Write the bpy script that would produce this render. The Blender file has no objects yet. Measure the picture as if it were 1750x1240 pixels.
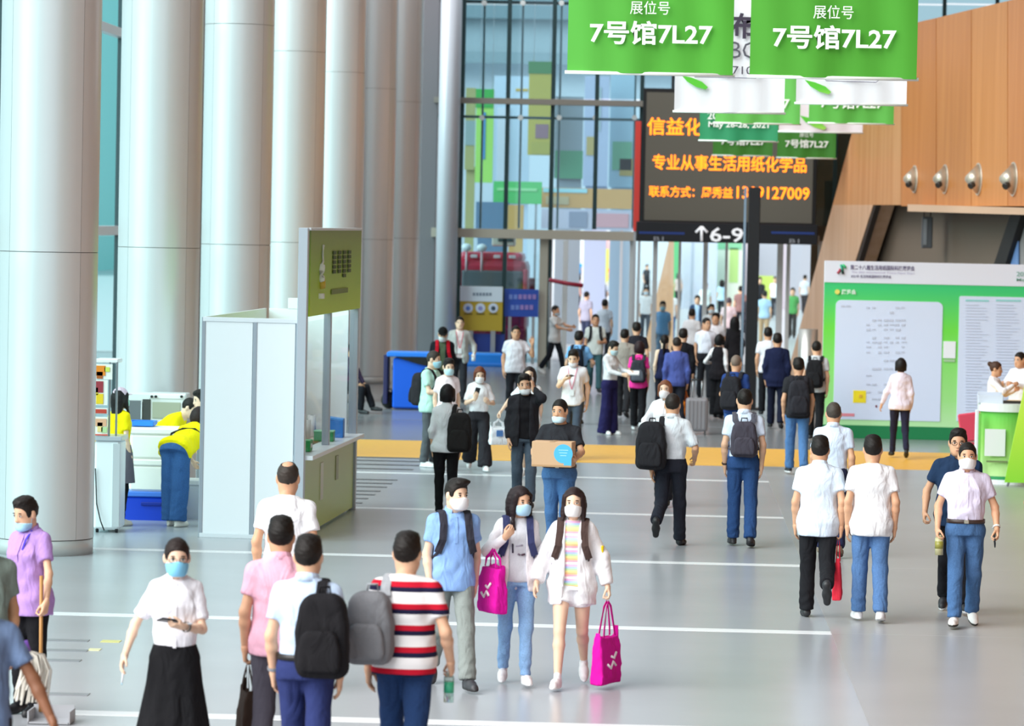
import bpy, bmesh, math, random
import numpy as np
from math import radians as rad, sin, cos, pi, atan, sqrt
from mathutils import Vector, Matrix
random.seed(7); np.random.seed(7)
SC = bpy.context.scene
COL = SC.collection

# ------------------------------------------------------------------ camera, world, lights, exposure
FPX, CAMZ = 6400.0, 3.7
def cam_basis():
    th, ph, ro = rad(2.28), atan(236/FPX), rad(1.2)
    f0 = np.array([-sin(th), cos(th), 0.0]); r0 = np.array([cos(th), sin(th), 0.0]); z = np.array([0, 0, 1.0])
    f = f0*cos(ph) - z*sin(ph); u0 = np.cross(r0, f)
    return r0*cos(ro) + u0*sin(ro), u0*cos(ro) - r0*sin(ro), f
CR, CU, CF = cam_basis()
CP = np.array([0, 0, CAMZ])
camd = bpy.data.cameras.new('camera'); cam = bpy.data.objects.new('camera', camd); COL.objects.link(cam)
cam.matrix_world = Matrix(((CR[0], CU[0], -CF[0], 0), (CR[1], CU[1], -CF[1], 0), (CR[2], CU[2], -CF[2], CAMZ), (0, 0, 0, 1)))
camd.sensor_width = 36; camd.lens = FPX/1750*36; camd.clip_end = 1000
camd.dof.use_dof = True; camd.dof.focus_distance = 37; camd.dof.aperture_fstop = 3.4
SC.camera = cam
world = bpy.data.worlds.new('world'); SC.world = world; world.use_nodes = True
bg = world.node_tree.nodes['Background']; bg.inputs[0].default_value = (0.87, 0.94, 1.0, 1); bg.inputs[1].default_value = 0.52
sun = bpy.data.lights.new('sun', 'SUN'); sun.energy = 2.5; sun.angle = rad(60); sun.color = (1, .985, .965)
suno = bpy.data.objects.new('sun', sun); COL.objects.link(suno)
suno.rotation_euler = Vector((-.85, -.70, .75)).to_track_quat('Z', 'Y').to_euler()
SC.view_settings.view_transform = 'Standard'; SC.view_settings.look = 'None'
SC.view_settings.exposure = 1.02; SC.view_settings.gamma = 1; SC.view_settings.use_curve_mapping = False

def ray(px, py): return CF + CR*(px-875)/FPX - CU*(py-620)/FPX
def hit_z(px, py, z=0.0):
    r = ray(px, py); return CP + r*((z-CAMZ)/r[2])
def hit_y(px, py, Y):
    r = ray(px, py); return CP + r*(Y/r[1])
def hit_d(px, py, d): return CP + ray(px, py)*d
def hit_plane(px, py, p0, n):
    r = ray(px, py); return CP + r*(np.dot(np.array(p0)-CP, n)/np.dot(r, n))

# ------------------------------------------------------------------ materials
def lin(h):
    if isinstance(h, str):
        h = h.lstrip('#'); c = [int(h[i:i+2], 16)/255 for i in (0, 2, 4)]
        return tuple(((v+.055)/1.055)**2.4 if v > .04045 else v/12.92 for v in c) + (1,)
    return tuple(h) + (1,) if len(h) == 3 else tuple(h)
MATS = {}
def mat(c, rough=.6, metal=0, bump=0, bscale=60, var=0, emit=0, spec=.5, name='paint', trans=0, coord='Object', coat=0):
    key = (c if isinstance(c, str) else tuple(c), rough, metal, bump, bscale, var, emit, spec, name, trans, coat)
    if key in MATS: return MATS[key]
    m = bpy.data.materials.new(name); m.use_nodes = True; nt = m.node_tree; b = nt.nodes['Principled BSDF']
    b.inputs['Base Color'].default_value = lin(c); b.inputs['Roughness'].default_value = rough
    b.inputs['Metallic'].default_value = metal; b.inputs['Specular IOR Level'].default_value = spec
    b.inputs['Coat Weight'].default_value = coat
    if trans: b.inputs['Transmission Weight'].default_value = trans; b.inputs['IOR'].default_value = 1.1
    if emit: b.inputs['Emission Color'].default_value = lin(c); b.inputs['Emission Strength'].default_value = emit
    if bump or var:
        tc = nt.nodes.new('ShaderNodeTexCoord'); n = nt.nodes.new('ShaderNodeTexNoise')
        n.inputs['Scale'].default_value = bscale; n.inputs['Detail'].default_value = 3
        nt.links.new(tc.outputs[coord], n.inputs['Vector'])
        if bump:
            bp = nt.nodes.new('ShaderNodeBump'); bp.inputs['Strength'].default_value = bump; bp.inputs['Distance'].default_value = .01
            nt.links.new(n.outputs['Fac'], bp.inputs['Height']); nt.links.new(bp.outputs['Normal'], b.inputs['Normal'])
        if var:
            n2 = nt.nodes.new('ShaderNodeTexNoise'); n2.inputs['Scale'].default_value = bscale*.25; n2.inputs['Detail'].default_value = 4
            nt.links.new(tc.outputs[coord], n2.inputs['Vector'])
            cr = nt.nodes.new('ShaderNodeValToRGB'); L = lin(c)
            cr.color_ramp.elements[0].position = .3; cr.color_ramp.elements[1].position = .7
            cr.color_ramp.elements[0].color = tuple(v*(1-var) for v in L[:3])+(1,); cr.color_ramp.elements[1].color = tuple(min(1, v*(1+var)) for v in L[:3])+(1,)
            nt.links.new(n2.outputs['Fac'], cr.inputs['Fac']); nt.links.new(cr.outputs['Color'], b.inputs['Base Color'])
    MATS[key] = m; return m
def cloth(c, var, fine, fold, name, rough=.88):
    k = ('cloth', c, name)
    if k in MATS: return MATS[k]
    m = bpy.data.materials.new(name); m.use_nodes = True; nt = m.node_tree; b = nt.nodes['Principled BSDF']
    b.inputs['Roughness'].default_value = rough; b.inputs['Specular IOR Level'].default_value = .2
    N = nt.nodes.new; Lk = nt.links.new
    tc = N('ShaderNodeTexCoord'); mp = N('ShaderNodeMapping'); mp.inputs['Scale'].default_value = (1, 1, .45); mp.inputs['Rotation'].default_value = (.35, .3, 0); Lk(tc.outputs['Object'], mp.inputs[0])
    f1 = N('ShaderNodeTexNoise'); f1.inputs['Scale'].default_value = 9; f1.inputs['Detail'].default_value = 2; f1.inputs['Distortion'].default_value = .8; Lk(mp.outputs[0], f1.inputs['Vector'])
    f2 = N('ShaderNodeTexNoise'); f2.inputs['Scale'].default_value = 90; f2.inputs['Detail'].default_value = 3; Lk(tc.outputs['Object'], f2.inputs['Vector'])
    b1 = N('ShaderNodeBump'); b1.inputs['Strength'].default_value = fold; b1.inputs['Distance'].default_value = .035; Lk(f1.outputs['Fac'], b1.inputs['Height'])
    b2 = N('ShaderNodeBump'); b2.inputs['Strength'].default_value = fine; b2.inputs['Distance'].default_value = .004; Lk(f2.outputs['Fac'], b2.inputs['Height']); Lk(b1.outputs['Normal'], b2.inputs['Normal']); Lk(b2.outputs['Normal'], b.inputs['Normal'])
    cr = N('ShaderNodeValToRGB'); L = lin(c); e = cr.color_ramp.elements; e[0].position = .3; e[1].position = .7
    e[0].color = tuple(v*(1-var) for v in L[:3])+(1,); e[1].color = tuple(min(1, v*(1+var)) for v in L[:3])+(1,)
    Lk(f2.outputs['Fac'], cr.inputs['Fac']); Lk(cr.outputs['Color'], b.inputs['Base Color'])
    MATS[k] = m; return m
def fab(c): return cloth(c, .04, .25, .85, 'fabric')
def denim(c): return cloth(c, .13, .4, .8, 'denim')
def skinm(c): return mat(c, .5, var=.05, bscale=40, spec=.4, name='skin')
def hairm(c):
    k = ('hair', c)
    if k in MATS: return MATS[k]
    m = bpy.data.materials.new('hair'); m.use_nodes = True; nt = m.node_tree; b = nt.nodes['Principled BSDF']
    b.inputs['Roughness'].default_value = .55; b.inputs['Specular IOR Level'].default_value = .25; b.inputs['Base Color'].default_value = lin(c)
    tc = nt.nodes.new('ShaderNodeTexCoord'); mp = nt.nodes.new('ShaderNodeMapping'); mp.inputs['Scale'].default_value = (1, 1, .10)
    n = nt.nodes.new('ShaderNodeTexNoise'); n.inputs['Scale'].default_value = 130; n.inputs['Detail'].default_value = 2
    bp = nt.nodes.new('ShaderNodeBump'); bp.inputs['Strength'].default_value = .35; bp.inputs['Distance'].default_value = .006
    nt.links.new(tc.outputs['Object'], mp.inputs[0]); nt.links.new(mp.outputs[0], n.inputs['Vector']); nt.links.new(n.outputs['Fac'], bp.inputs['Height']); nt.links.new(bp.outputs['Normal'], b.inputs['Normal'])
    MATS[k] = m; return m
def ramp_mat(stops, axis='Z', scale=1.0, offset=0.0, const=False, rough=.7, name='print', coord='Object', spec=.3, noise=0):
    m = bpy.data.materials.new(name); m.use_nodes = True; nt = m.node_tree; b = nt.nodes['Principled BSDF']
    b.inputs['Roughness'].default_value = rough; b.inputs['Specular IOR Level'].default_value = spec
    tc = nt.nodes.new('ShaderNodeTexCoord'); sp = nt.nodes.new('ShaderNodeSeparateXYZ'); nt.links.new(tc.outputs[coord], sp.inputs[0])
    ma = nt.nodes.new('ShaderNodeMath'); ma.operation = 'MULTIPLY_ADD'; ma.inputs[1].default_value = scale; ma.inputs[2].default_value = offset
    nt.links.new(sp.outputs[axis], ma.inputs[0]); out = ma.outputs[0]
    if const == 'wrap':
        fr = nt.nodes.new('ShaderNodeMath'); fr.operation = 'FRACT'; nt.links.new(out, fr.inputs[0]); out = fr.outputs[0]
    cr = nt.nodes.new('ShaderNodeValToRGB'); r = cr.color_ramp
    if const: r.interpolation = 'CONSTANT'
    while len(r.elements) < len(stops): r.elements.new(.5)
    for e, (p, c) in zip(r.elements, stops): e.position = p
    for e, (p, c) in zip(r.elements, stops): e.color = lin(c)
    nt.links.new(out, cr.inputs['Fac']); nt.links.new(cr.outputs['Color'], b.inputs['Base Color'])
    return m
def glass_mat(tint, gloss=.12, rough=.02, name='glass'):
    k = ('glass', tint, gloss)
    if k in MATS: return MATS[k]
    m = bpy.data.materials.new(name); m.use_nodes = True; nt = m.node_tree; nt.nodes.remove(nt.nodes['Principled BSDF'])
    o = nt.nodes['Material Output']; t = nt.nodes.new('ShaderNodeBsdfTransparent'); t.inputs[0].default_value = lin(tint)
    g = nt.nodes.new('ShaderNodeBsdfGlossy'); g.inputs['Roughness'].default_value = rough; g.inputs[0].default_value = (.9, .95, 1, 1)
    mx = nt.nodes.new('ShaderNodeMixShader'); mx.inputs[0].default_value = gloss
    nt.links.new(t.outputs[0], mx.inputs[1]); nt.links.new(g.outputs[0], mx.inputs[2]); nt.links.new(mx.outputs[0], o.inputs[0])
    MATS[k] = m; return m
def wood_mat(c1, c2, scale=3, rough=.45, stretch=(1, 1, .06), name='wood'):
    m = bpy.data.materials.new(name); m.use_nodes = True; nt = m.node_tree; b = nt.nodes['Principled BSDF']; b.inputs['Roughness'].default_value = rough
    tc = nt.nodes.new('ShaderNodeTexCoord'); mp = nt.nodes.new('ShaderNodeMapping'); mp.inputs['Scale'].default_value = stretch
    n = nt.nodes.new('ShaderNodeTexNoise'); n.inputs['Scale'].default_value = scale; n.inputs['Detail'].default_value = 5
    nt.links.new(tc.outputs['Object'], mp.inputs[0]); nt.links.new(mp.outputs[0], n.inputs['Vector'])
    cr = nt.nodes.new('ShaderNodeValToRGB'); cr.color_ramp.elements[0].color = lin(c1); cr.color_ramp.elements[1].color = lin(c2)
    cr.color_ramp.elements[0].position = .3; cr.color_ramp.elements[1].position = .7
    nt.links.new(n.outputs['Fac'], cr.inputs['Fac']); nt.links.new(cr.outputs['Color'], b.inputs['Base Color']); return m

# ------------------------------------------------------------------ objects
def link(o, parent=None):
    COL.objects.link(o)
    if parent is not None: o.parent = parent
    return o
def tag(o, label=None, cat=None, group=None, kind=None):
    if label: o['label'] = label
    if cat: o['category'] = cat
    if group: o['group'] = group
    if kind: o['kind'] = kind
    return o
def thing(name, label, cat, loc=(0, 0, 0), rz=0, group=None):
    o = bpy.data.objects.new(name, None); o.location = Vector([float(v) for v in loc]); o.rotation_euler = (0, 0, rz); o.empty_display_size = .1
    return tag(link(o), label, cat, group)
def newmesh(name, V, Fs, mats, parent=None, smooth=True, mi=None, kind=None, label=None):
    me = bpy.data.meshes.new(name); V = np.asarray(V, dtype=np.float32)
    if isinstance(Fs, np.ndarray):
        n = len(Fs); k = Fs.shape[1]
        me.vertices.add(len(V)); me.vertices.foreach_set('co', V.ravel())
        me.loops.add(n*k); me.loops.foreach_set('vertex_index', Fs.astype(np.int32).ravel())
        me.polygons.add(n); me.polygons.foreach_set('loop_start', np.arange(0, n*k, k, dtype=np.int32))
        me.update(calc_edges=True)
    else:
        me.from_pydata([tuple(map(float, v)) for v in V], [], Fs)
    if smooth: me.polygons.foreach_set('use_smooth', [True]*len(me.polygons))
    for m in (mats if isinstance(mats, (list, tuple)) else [mats]): me.materials.append(m)
    if mi is not None: me.polygons.foreach_set('material_index', np.asarray(mi, dtype=np.int32))
    me.update()
    o = link(bpy.data.objects.new(name, me), parent)
    return tag(o, label, None, None, kind)
def bmobj(name, bm, m, parent=None, smooth=False, kind=None, label=None):
    me = bpy.data.meshes.new(name); bm.normal_update(); bm.to_mesh(me); bm.free()
    for x in (m if isinstance(m, (list, tuple)) else [m]): me.materials.append(x)
    if smooth: me.polygons.foreach_set('use_smooth', [True]*len(me.polygons))
    return tag(link(bpy.data.objects.new(name, me), parent), label, None, None, kind)
def bm_box(bm, c, s, M=None, bev=0, seg=1):
    r = bmesh.ops.create_cube(bm, size=1); vs = r['verts']
    for v in vs: v.co = Vector((v.co.x*s[0]+c[0], v.co.y*s[1]+c[1], v.co.z*s[2]+c[2]))
    if bev:
        es = list({e for v in vs for e in v.link_edges})
        rr = bmesh.ops.bevel(bm, geom=es, offset=bev, segments=seg, affect='EDGES', profile=.5); vs = list({v for f in rr['faces'] for v in f.verts} | {v for v in vs if v.is_valid})
    if M is not None:
        for v in vs: v.co = M @ v.co
    return vs
def box(name, c, s, m, parent=None, bev=.004, M=None, kind=None, seg=1, label=None):
    bm = bmesh.new(); bm_box(bm, c, s, M, bev, seg); return bmobj(name, bm, m, parent, False, kind, label)
def cyl(name, p0, p1, r0, m, parent=None, r1=None, n=16, kind=None, label=None):
    r1 = r0 if r1 is None else r1
    p0 = Vector([float(v) for v in p0]); p1 = Vector([float(v) for v in p1]); bm = bmesh.new()
    bmesh.ops.create_cone(bm, cap_ends=True, segments=n, radius1=r0, radius2=r1, depth=(p1-p0).length)
    q = (p1-p0).to_track_quat('Z', 'Y').to_matrix().to_4x4(); q.translation = (p0+p1)/2
    bmesh.ops.transform(bm, matrix=q, verts=bm.verts)
    for f in bm.faces: f.smooth = len(f.verts) == 4
    return bmobj(name, bm, m, parent, False, kind, label)
def prism(name, pts, axis_vec, m, parent=None, kind=None, label=None, bev=0):
    """pts: 3D outline; extruded by axis_vec"""
    n = len(pts); P = [np.array(p, float) for p in pts]; a = np.array(axis_vec, float)
    bm = bmesh.new(); A = [bm.verts.new(p) for p in P]; B = [bm.verts.new(p+a) for p in P]
    bm.faces.new(A); bm.faces.new(B[::-1])
    for i in range(n): bm.faces.new((A[(i+1) % n], A[i], B[i], B[(i+1) % n]))
    bmesh.ops.recalc_face_normals(bm, faces=bm.faces)
    return bmobj(name, bm, m, parent, False, kind, label)
def tube(name, pts, r, m, parent=None, n=8, flat=None, closed=False, up=None):
    """sweep along pts; flat=(w,t) makes a ribbon whose width lies along up"""
    P = [np.array(p, float) for p in pts]; V = []; F = []; N = len(P)
    for i, p in enumerate(P):
        a = P[(i-1) % N] if (closed or i > 0) else p; b = P[(i+1) % N] if (closed or i < N-1) else p
        t = b-a; t /= (np.linalg.norm(t)+1e-9)
        ui = up if (up is None or np.ndim(up) == 1) else up[i]; h = np.array(ui if ui is not None else (0, 0, 1.0), float)
        if abs(np.dot(h, t)) > .95: h = np.array([1.0, 0, 0]) if up is None else h+np.array([.01, .3, .02])
        s = h - t*np.dot(h, t); s /= (np.linalg.norm(s)+1e-9); q = np.cross(t, s)
        for j in range(n):
            an = 2*pi*j/n + (pi/n if flat else 0)
            cx, cy = cos(an), sin(an)
            if flat: V.append(p + s*cx*flat[0]*.5*1.2 + q*cy*flat[1]*.5*1.2)
            else: V.append(p + s*cx*r + q*cy*r)
    M = N if closed else N-1
    for i in range(M):
        for j in range(n):
            a, b = i*n+j, i*n+(j+1) % n; c, d = ((i+1) % N)*n+(j+1) % n, ((i+1) % N)*n+j
            F.append((a, b, c, d))
    if not closed: F.append(tuple(range(n))[::-1]); F.append(tuple((N-1)*n+j for j in range(n)))
    return newmesh(name, V, F, m, parent, flat is None)
def text(name, s, w, h, m, org, ux, uz, parent=None, off=0, depth=0, fit=True, align='C', label=None):
    """flat lettering: box w x h with lower-left at org, axes ux, uz"""
    cu = bpy.data.curves.new('t', 'FONT'); cu.body = s; cu.size = 1; cu.offset = off; cu.resolution_u = 2
    o = bpy.data.objects.new('t', cu); COL.objects.link(o); dg = bpy.context.evaluated_depsgraph_get(); dg.update()
    me = bpy.data.meshes.new_from_object(o.evaluated_get(dg)); n = len(me.vertices)
    co = np.zeros(n*3, dtype=np.float32); me.vertices.foreach_get('co', co); co = co.reshape(-1, 3)
    faces = [tuple(p.vertices) for p in me.polygons]
    bpy.data.objects.remove(o); bpy.data.curves.remove(cu); bpy.data.meshes.remove(me)
    lo, hi = co.min(0), co.max(0); sx = w/(hi[0]-lo[0]); sy = h/(hi[1]-lo[1])
    if not fit: sx = sy = min(sx, sy)
    ox = 0 if align == 'L' else (w-(hi[0]-lo[0])*sx)/2; oy = (h-(hi[1]-lo[1])*sy)/2
    V = [np.array(org)+np.array(ux)*((c[0]-lo[0])*sx+ox)+np.array(uz)*((c[1]-lo[1])*sy+oy) for c in co]
    return newmesh(name, V, faces, m, parent, False, label=label)

# ------------------------------------------------------------------ SDF surfaces
def smin(a, b, k):
    if k <= 0: return np.minimum(a, b)
    h = np.maximum(k-np.abs(a-b), 0)/k; return np.minimum(a, b)-h*h*k*.25
class Grid:
    def __init__(s, lo, hi, v):
        s.v = v; s.o = np.array(lo, float)-v; s.n = np.ceil((np.array(hi, float)+v-s.o)/v).astype(int)+1
        s.ax = [(s.o[i]+np.arange(s.n[i])*v).astype(np.float32) for i in range(3)]
        s.F = np.full(s.n, .12, dtype=np.float32)
    def sl(s, lo, hi):
        r = []
        for i in range(3):
            a = int(max(0, math.floor((lo[i]-s.o[i])/s.v))); b = int(min(s.n[i], math.ceil((hi[i]-s.o[i])/s.v)+1))
            if b <= a: return None
            r.append(slice(a, b))
        return tuple(r)
    def xyz(s, sl): return s.ax[0][sl[0]][:, None, None], s.ax[1][sl[1]][None, :, None], s.ax[2][sl[2]][None, None, :]
    def put(s, f, lo, hi, k=.02, op='add'):
        sl = s.sl(np.array(lo)-.05, np.array(hi)+.05)
        if sl is None: return
        d = f(*s.xyz(sl))
        if op == 'add': s.F[sl] = smin(s.F[sl], d, k)
        else: s.F[sl] = -smin(-s.F[sl], d, k)
    def cone(s, a, b, ra, rb, k=.02, op='add'):
        a = np.array(a, float); b = np.array(b, float); ba = b-a; L = float(ba@ba)+1e-9; R = max(ra, rb)
        def f(x, y, z):
            t = np.clip(((x-a[0])*ba[0]+(y-a[1])*ba[1]+(z-a[2])*ba[2])/L, 0, 1)
            return np.sqrt((x-a[0]-t*ba[0])**2+(y-a[1]-t*ba[1])**2+(z-a[2]-t*ba[2])**2)-(ra+t*(rb-ra))
        s.put(f, np.minimum(a, b)-R, np.maximum(a, b)+R, k, op)
    def ell(s, c, r, k=.02, op='add', R=None):
        c = np.array(c, float); r = np.array(r, float); m = float(r.min())
        def f(x, y, z):
            X, Y, Z = x-c[0], y-c[1], z-c[2]
            if R is not None: X, Y, Z = X*R[0][0]+Y*R[1][0]+Z*R[2][0], X*R[0][1]+Y*R[1][1]+Z*R[2][1], X*R[0][2]+Y*R[1][2]+Z*R[2][2]
            q = np.sqrt((X/r[0])**2+(Y/r[1])**2+(Z/r[2])**2); return (q-1)*m*np.where(q > 1, 1.0, 1)
        R_ = r if R is None else np.full(3, r.max())
        s.put(f, c-R_, c+R_, k, op)
    def loft(s, o, R, tab, k=.03, p=2.3, op='add', pad=0.0):
        """tab rows (z, halfwidth, halfdepth, yoff) along the third axis of R (columns = axes), from origin o"""
        T = np.array(tab, float); z0, z1 = T[0, 0], T[-1, 0]; W = T[:, 1].max()+pad; D = (T[:, 2]+abs(T[:, 3])).max()+pad
        cs = np.array([o+R@np.array([a, b, c]) for a in (-W, W) for b in (-D, D) for c in (z0, z1)])
        def f(x, y, z):
            X, Y, Z = x-o[0], y-o[1], z-o[2]
            if abs(R[1][2]) < 1e-6 and abs(R[0][2]) < 1e-6: qx, qy, qz = X, Y, Z
            else: qx = X*R[0][0]+Y*R[1][0]+Z*R[2][0]; qy = X*R[0][1]+Y*R[1][1]+Z*R[2][1]; qz = X*R[0][2]+Y*R[1][2]+Z*R[2][2]
            w = np.interp(qz, T[:, 0], T[:, 1]).astype(np.float32)+pad; d = np.interp(qz, T[:, 0], T[:, 2]).astype(np.float32)+pad; yo = np.interp(qz, T[:, 0], T[:, 3]).astype(np.float32)
            q = (np.abs(qx/w)**p+np.abs((qy-yo)/d)**p)**(1/p)
            return np.maximum((q-1)*np.minimum(w, d), np.maximum(qz-z1, z0-qz))
        s.put(f, cs.min(0), cs.max(0), k, op)
    def cut(s, f):
        """keep where f<0"""
        s.F = np.maximum(s.F, f(*s.xyz((slice(None),)*3)).astype(np.float32))
    def warp(s, amp, k=1.0, seed=0.0):
        x, y, z = s.xyz((slice(None),)*3)
        a = x*17*k+y*11*k+seed; b = z*23*k-x*7*k+seed*1.7; c = y*19*k+z*9*k
        s.F = s.F+(amp*(np.sin(a+2.1*np.sin(b))*.5+np.sin(2.2*b+1.5*np.sin(c+a))*.35+np.sin(3.9*c+1.3*b+seed)*.25)).astype(np.float32)
    def mesh(s):
        F = s.F; neg = F < 0
        cnt = np.zeros(tuple(np.array(F.shape)-1), dtype=np.int8)
        for dx in (0, 1):
            for dy in (0, 1):
                for dz in (0, 1): cnt += neg[dx:F.shape[0]-1+dx, dy:F.shape[1]-1+dy, dz:F.shape[2]-1+dz]
        act = (cnt > 0) & (cnt < 8); idx = np.full(cnt.shape, -1, dtype=np.int32); I = np.argwhere(act)
        if len(I) == 0: return np.zeros((0, 3)), np.zeros((0, 4), int)
        idx[act] = np.arange(len(I))
        crn = [(a, b, c) for a in (0, 1) for b in (0, 1) for c in (0, 1)]
        val = {c: F[I[:, 0]+c[0], I[:, 1]+c[1], I[:, 2]+c[2]] for c in crn}
        acc = np.zeros((len(I), 3)); num = np.zeros(len(I))
        for c in crn:
            for ax in range(3):
                if c[ax]: continue
                e = list(c); e[ax] = 1; f0, f1 = val[c], val[tuple(e)]
                mk = (f0 < 0) != (f1 < 0); t = np.where(mk, f0/np.where(mk, f0-f1, 1), 0)
                p = np.array(c, float)[None, :].repeat(len(I), 0); p[:, ax] += t
                acc += p*mk[:, None]; num += mk
        V = s.o+(I+acc/num[:, None])*s.v
        Q = []
        for ax in range(3):
            a, b = [(1, 2), (2, 0), (0, 1)][ax]
            sl0 = [slice(1, -1)]*3; sl1 = [slice(1, -1)]*3; sl0[ax] = slice(0, -1); sl1[ax] = slice(1, None)
            n0, n1 = neg[tuple(sl0)], neg[tuple(sl1)]; E = np.argwhere(n0 != n1)
            if len(E) == 0: continue
            inside = n0[E[:, 0], E[:, 1], E[:, 2]]
            off = np.ones(3, int); off[ax] = 0; E = E+off
            def g(da, db):
                q = E.copy(); q[:, a] += da; q[:, b] += db; return idx[q[:, 0], q[:, 1], q[:, 2]]
            q = np.stack([g(-1, -1), g(0, -1), g(0, 0), g(-1, 0)], 1)
            q[~inside] = q[~inside][:, ::-1]; Q.append(q)
        Q = np.concatenate(Q) if Q else np.zeros((0, 4), int)
        return V, Q[(Q >= 0).all(1)]
def join(parts):
    V, F, n = [], [], 0
    for v, f in parts:
        V.append(v); F.append(f+n); n += len(v)
    return np.concatenate(V), np.concatenate(F)
def ellip(c, r, n=10, m=7):
    V, F = [], []
    for i in range(m+1):
        a = pi*i/m
        for j in range(n): b = 2*pi*j/n; V.append((c[0]+r[0]*sin(a)*cos(b), c[1]+r[1]*sin(a)*sin(b), c[2]+r[2]*cos(a)))
    for i in range(m):
        for j in range(n): F.append((i*n+j, (i+1)*n+j, (i+1)*n+(j+1) % n, i*n+(j+1) % n))
    return np.array(V), np.array(F)

# ------------------------------------------------------------------ people
def rotx(a): c, s = cos(a), sin(a); return np.array([[1, 0, 0], [0, c, -s], [0, s, c]])
def roty(a): c, s = cos(a), sin(a); return np.array([[c, 0, s], [0, 1, 0], [-s, 0, c]])
def rotz(a): c, s = cos(a), sin(a); return np.array([[c, -s, 0], [s, c, 0], [0, 0, 1]])
def unit(v): v = np.array(v, float); return v/(np.linalg.norm(v)+1e-9)
CACHE = {}
def cached(key, fn):
    if key not in CACHE: CACHE[key] = fn()
    return CACHE[key]
CRA_C, CRA_R = (0, .012, .03), (.074, .093, .091)
def face_prims(G, g):
    j = .9 if g == 'f' else 1.0
    G.ell(CRA_C, CRA_R, 0)
    G.ell((0, -.024, -.036), (.061*j, .066, .080), .03)
    G.cone((-.018*j, -.058, -.092), (.018*j, -.058, -.092), .021*j, .021*j, .035)
    for s in (-1, 1): G.ell((s*.047*j, -.005, -.062), (.02, .04, .03), .03)
def head_mesh(g, v):
    def mk():
        G = Grid((-.1, -.125, -.17), (.1, .13, .14), v); face_prims(G, g)
        G.cone((0, .02, -.06), (0, .028, -.15), .054 if g == 'm' else .047, .056 if g == 'm' else .048, .03)
        for s in (-1, 1):
            G.ell((s*.031, -.098, .004), (.019, .020, .013), .012, 'sub')
            G.ell((s*.078, .012, -.006), (.011, .02, .032), .012)
            G.ell((s*.031, -.067, .002), (.016, .014, .010), .008)
        G.cone((0, -.080, .004), (0, -.096, -.030), .009, .0125, .014)
        for s in (-1, 1): G.ell((s*.010, -.088, -.033), (.009, .010, .007), .01)
        G.ell((0, -.084, -.060), (.024, .010, .0055), .006); G.ell((0, -.083, -.068), (.020, .010, .006), .006)
        return G.mesh()
    return cached(('head', g, v), mk)
def face_y(V, x, z):
    m = (abs(V[:, 0]-x) < .011) & (abs(V[:, 2]-z) < .011) & (V[:, 1] < -.02)
    return V[m, 1].min() if m.any() else -.08
def hair_mesh(style, v):
    def mk():
        big = style in ('long', 'longer')
        G = Grid((-.15, -.15, -.42 if big else -.34 if style == 'pony' else -.2), (.15, .22, .165), v)
        hm = ([-.12, -.086, -.062, -.046, -.036, -.012, 0, .022, .045, .08, .12], [.079, .070, .056, .03, -.022, -.022, .026, .004, -.035, -.062, -.065])
        hf = ([-.12, -.085, -.06, -.04, -.02, .02, .06, .12], [.078, .068, .045, .0, -.02, -.03, -.06, -.075])
        if style in ('short', 'bald', 'buzz', 'quiff', 'crop'):
            o = {'buzz': .004, 'bald': .006, 'crop': .008}.get(style, .011)
            G.ell(CRA_C, (CRA_R[0]+o*.8, CRA_R[1]+o*.8, CRA_R[2]+o), 0)
            if style == 'quiff': G.ell((.01, -.055, .108), (.062, .045, .026), .03)
            if style == 'short': G.ell((0, -.02, .105), (.06, .06, .024), .03)
            if style != 'buzz': G.warp(.0022, 5)
            G.cut(lambda x, y, z: (np.interp(y, *hm).astype(np.float32)-z)*.7+.25*np.maximum(np.abs(x)-.05, 0)*(y < -.05))
            if style == 'bald': G.ell((0, .045, .125), (.04, .05, .045), .015, 'sub')
        elif style in ('pony', 'bun'):
            G.ell(CRA_C, (.081, .100, .099), 0)
            G.cut(lambda x, y, z: (np.interp(y, *hf).astype(np.float32)-z)*.7)
            if style == 'pony':
                G.cone((0, .1, .045), (0, .145, .02), .022, .028, .02); G.cone((0, .145, .02), (.01, .13, -.12), .03, .026, .02); G.cone((.01, .13, -.12), (.015, .105, -.26), .026, .008, .02)
            else: G.ell((0, .115, .075), (.042, .038, .04), .015)
            G.warp(.002, 5)
        else:
            G.ell(CRA_C, (.083, .103, .101), 0); G.ell((0, .040, -.02), (.088, .072, .095), .04)
            for s in (-1, 1): G.cone((s*.068, -.030, .05), (s*.078, -.018, -.085 if style != 'bob' else -.075), .022, .019, .03)
            if big:
                G.ell((0, .062, -.12), (.090, .042, .17), .05)
                for s in (-1, 1): G.cone((s*.077, -.018, -.06), (s*.088, -.045, -.17), .022, .014, .03); G.cone((s*.088, -.045, -.17), (s*.082, -.075, -.27 if style == 'longer' else -.22), .014, .007, .02)
            G.warp(.0016, 4)
            def rem(x, y, z): return np.maximum(np.maximum(np.abs(x)-.062, y+.012), z-.074+.45*np.abs(x))
            F = rem(*G.xyz((slice(None),)*3)); G.F = np.maximum(G.F, -F.astype(np.float32))
            def inner(x, y, z): return np.maximum(np.sqrt((x/.062)**2+((y-.022)/.062)**2)-1, 0)*.06-.0+np.maximum(z+.02, 0)
            if not big: G.cut(lambda x, y, z: -.125-z-.25*y)
        return G.mesh()
    return cached(('hair', style, v), mk)
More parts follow.
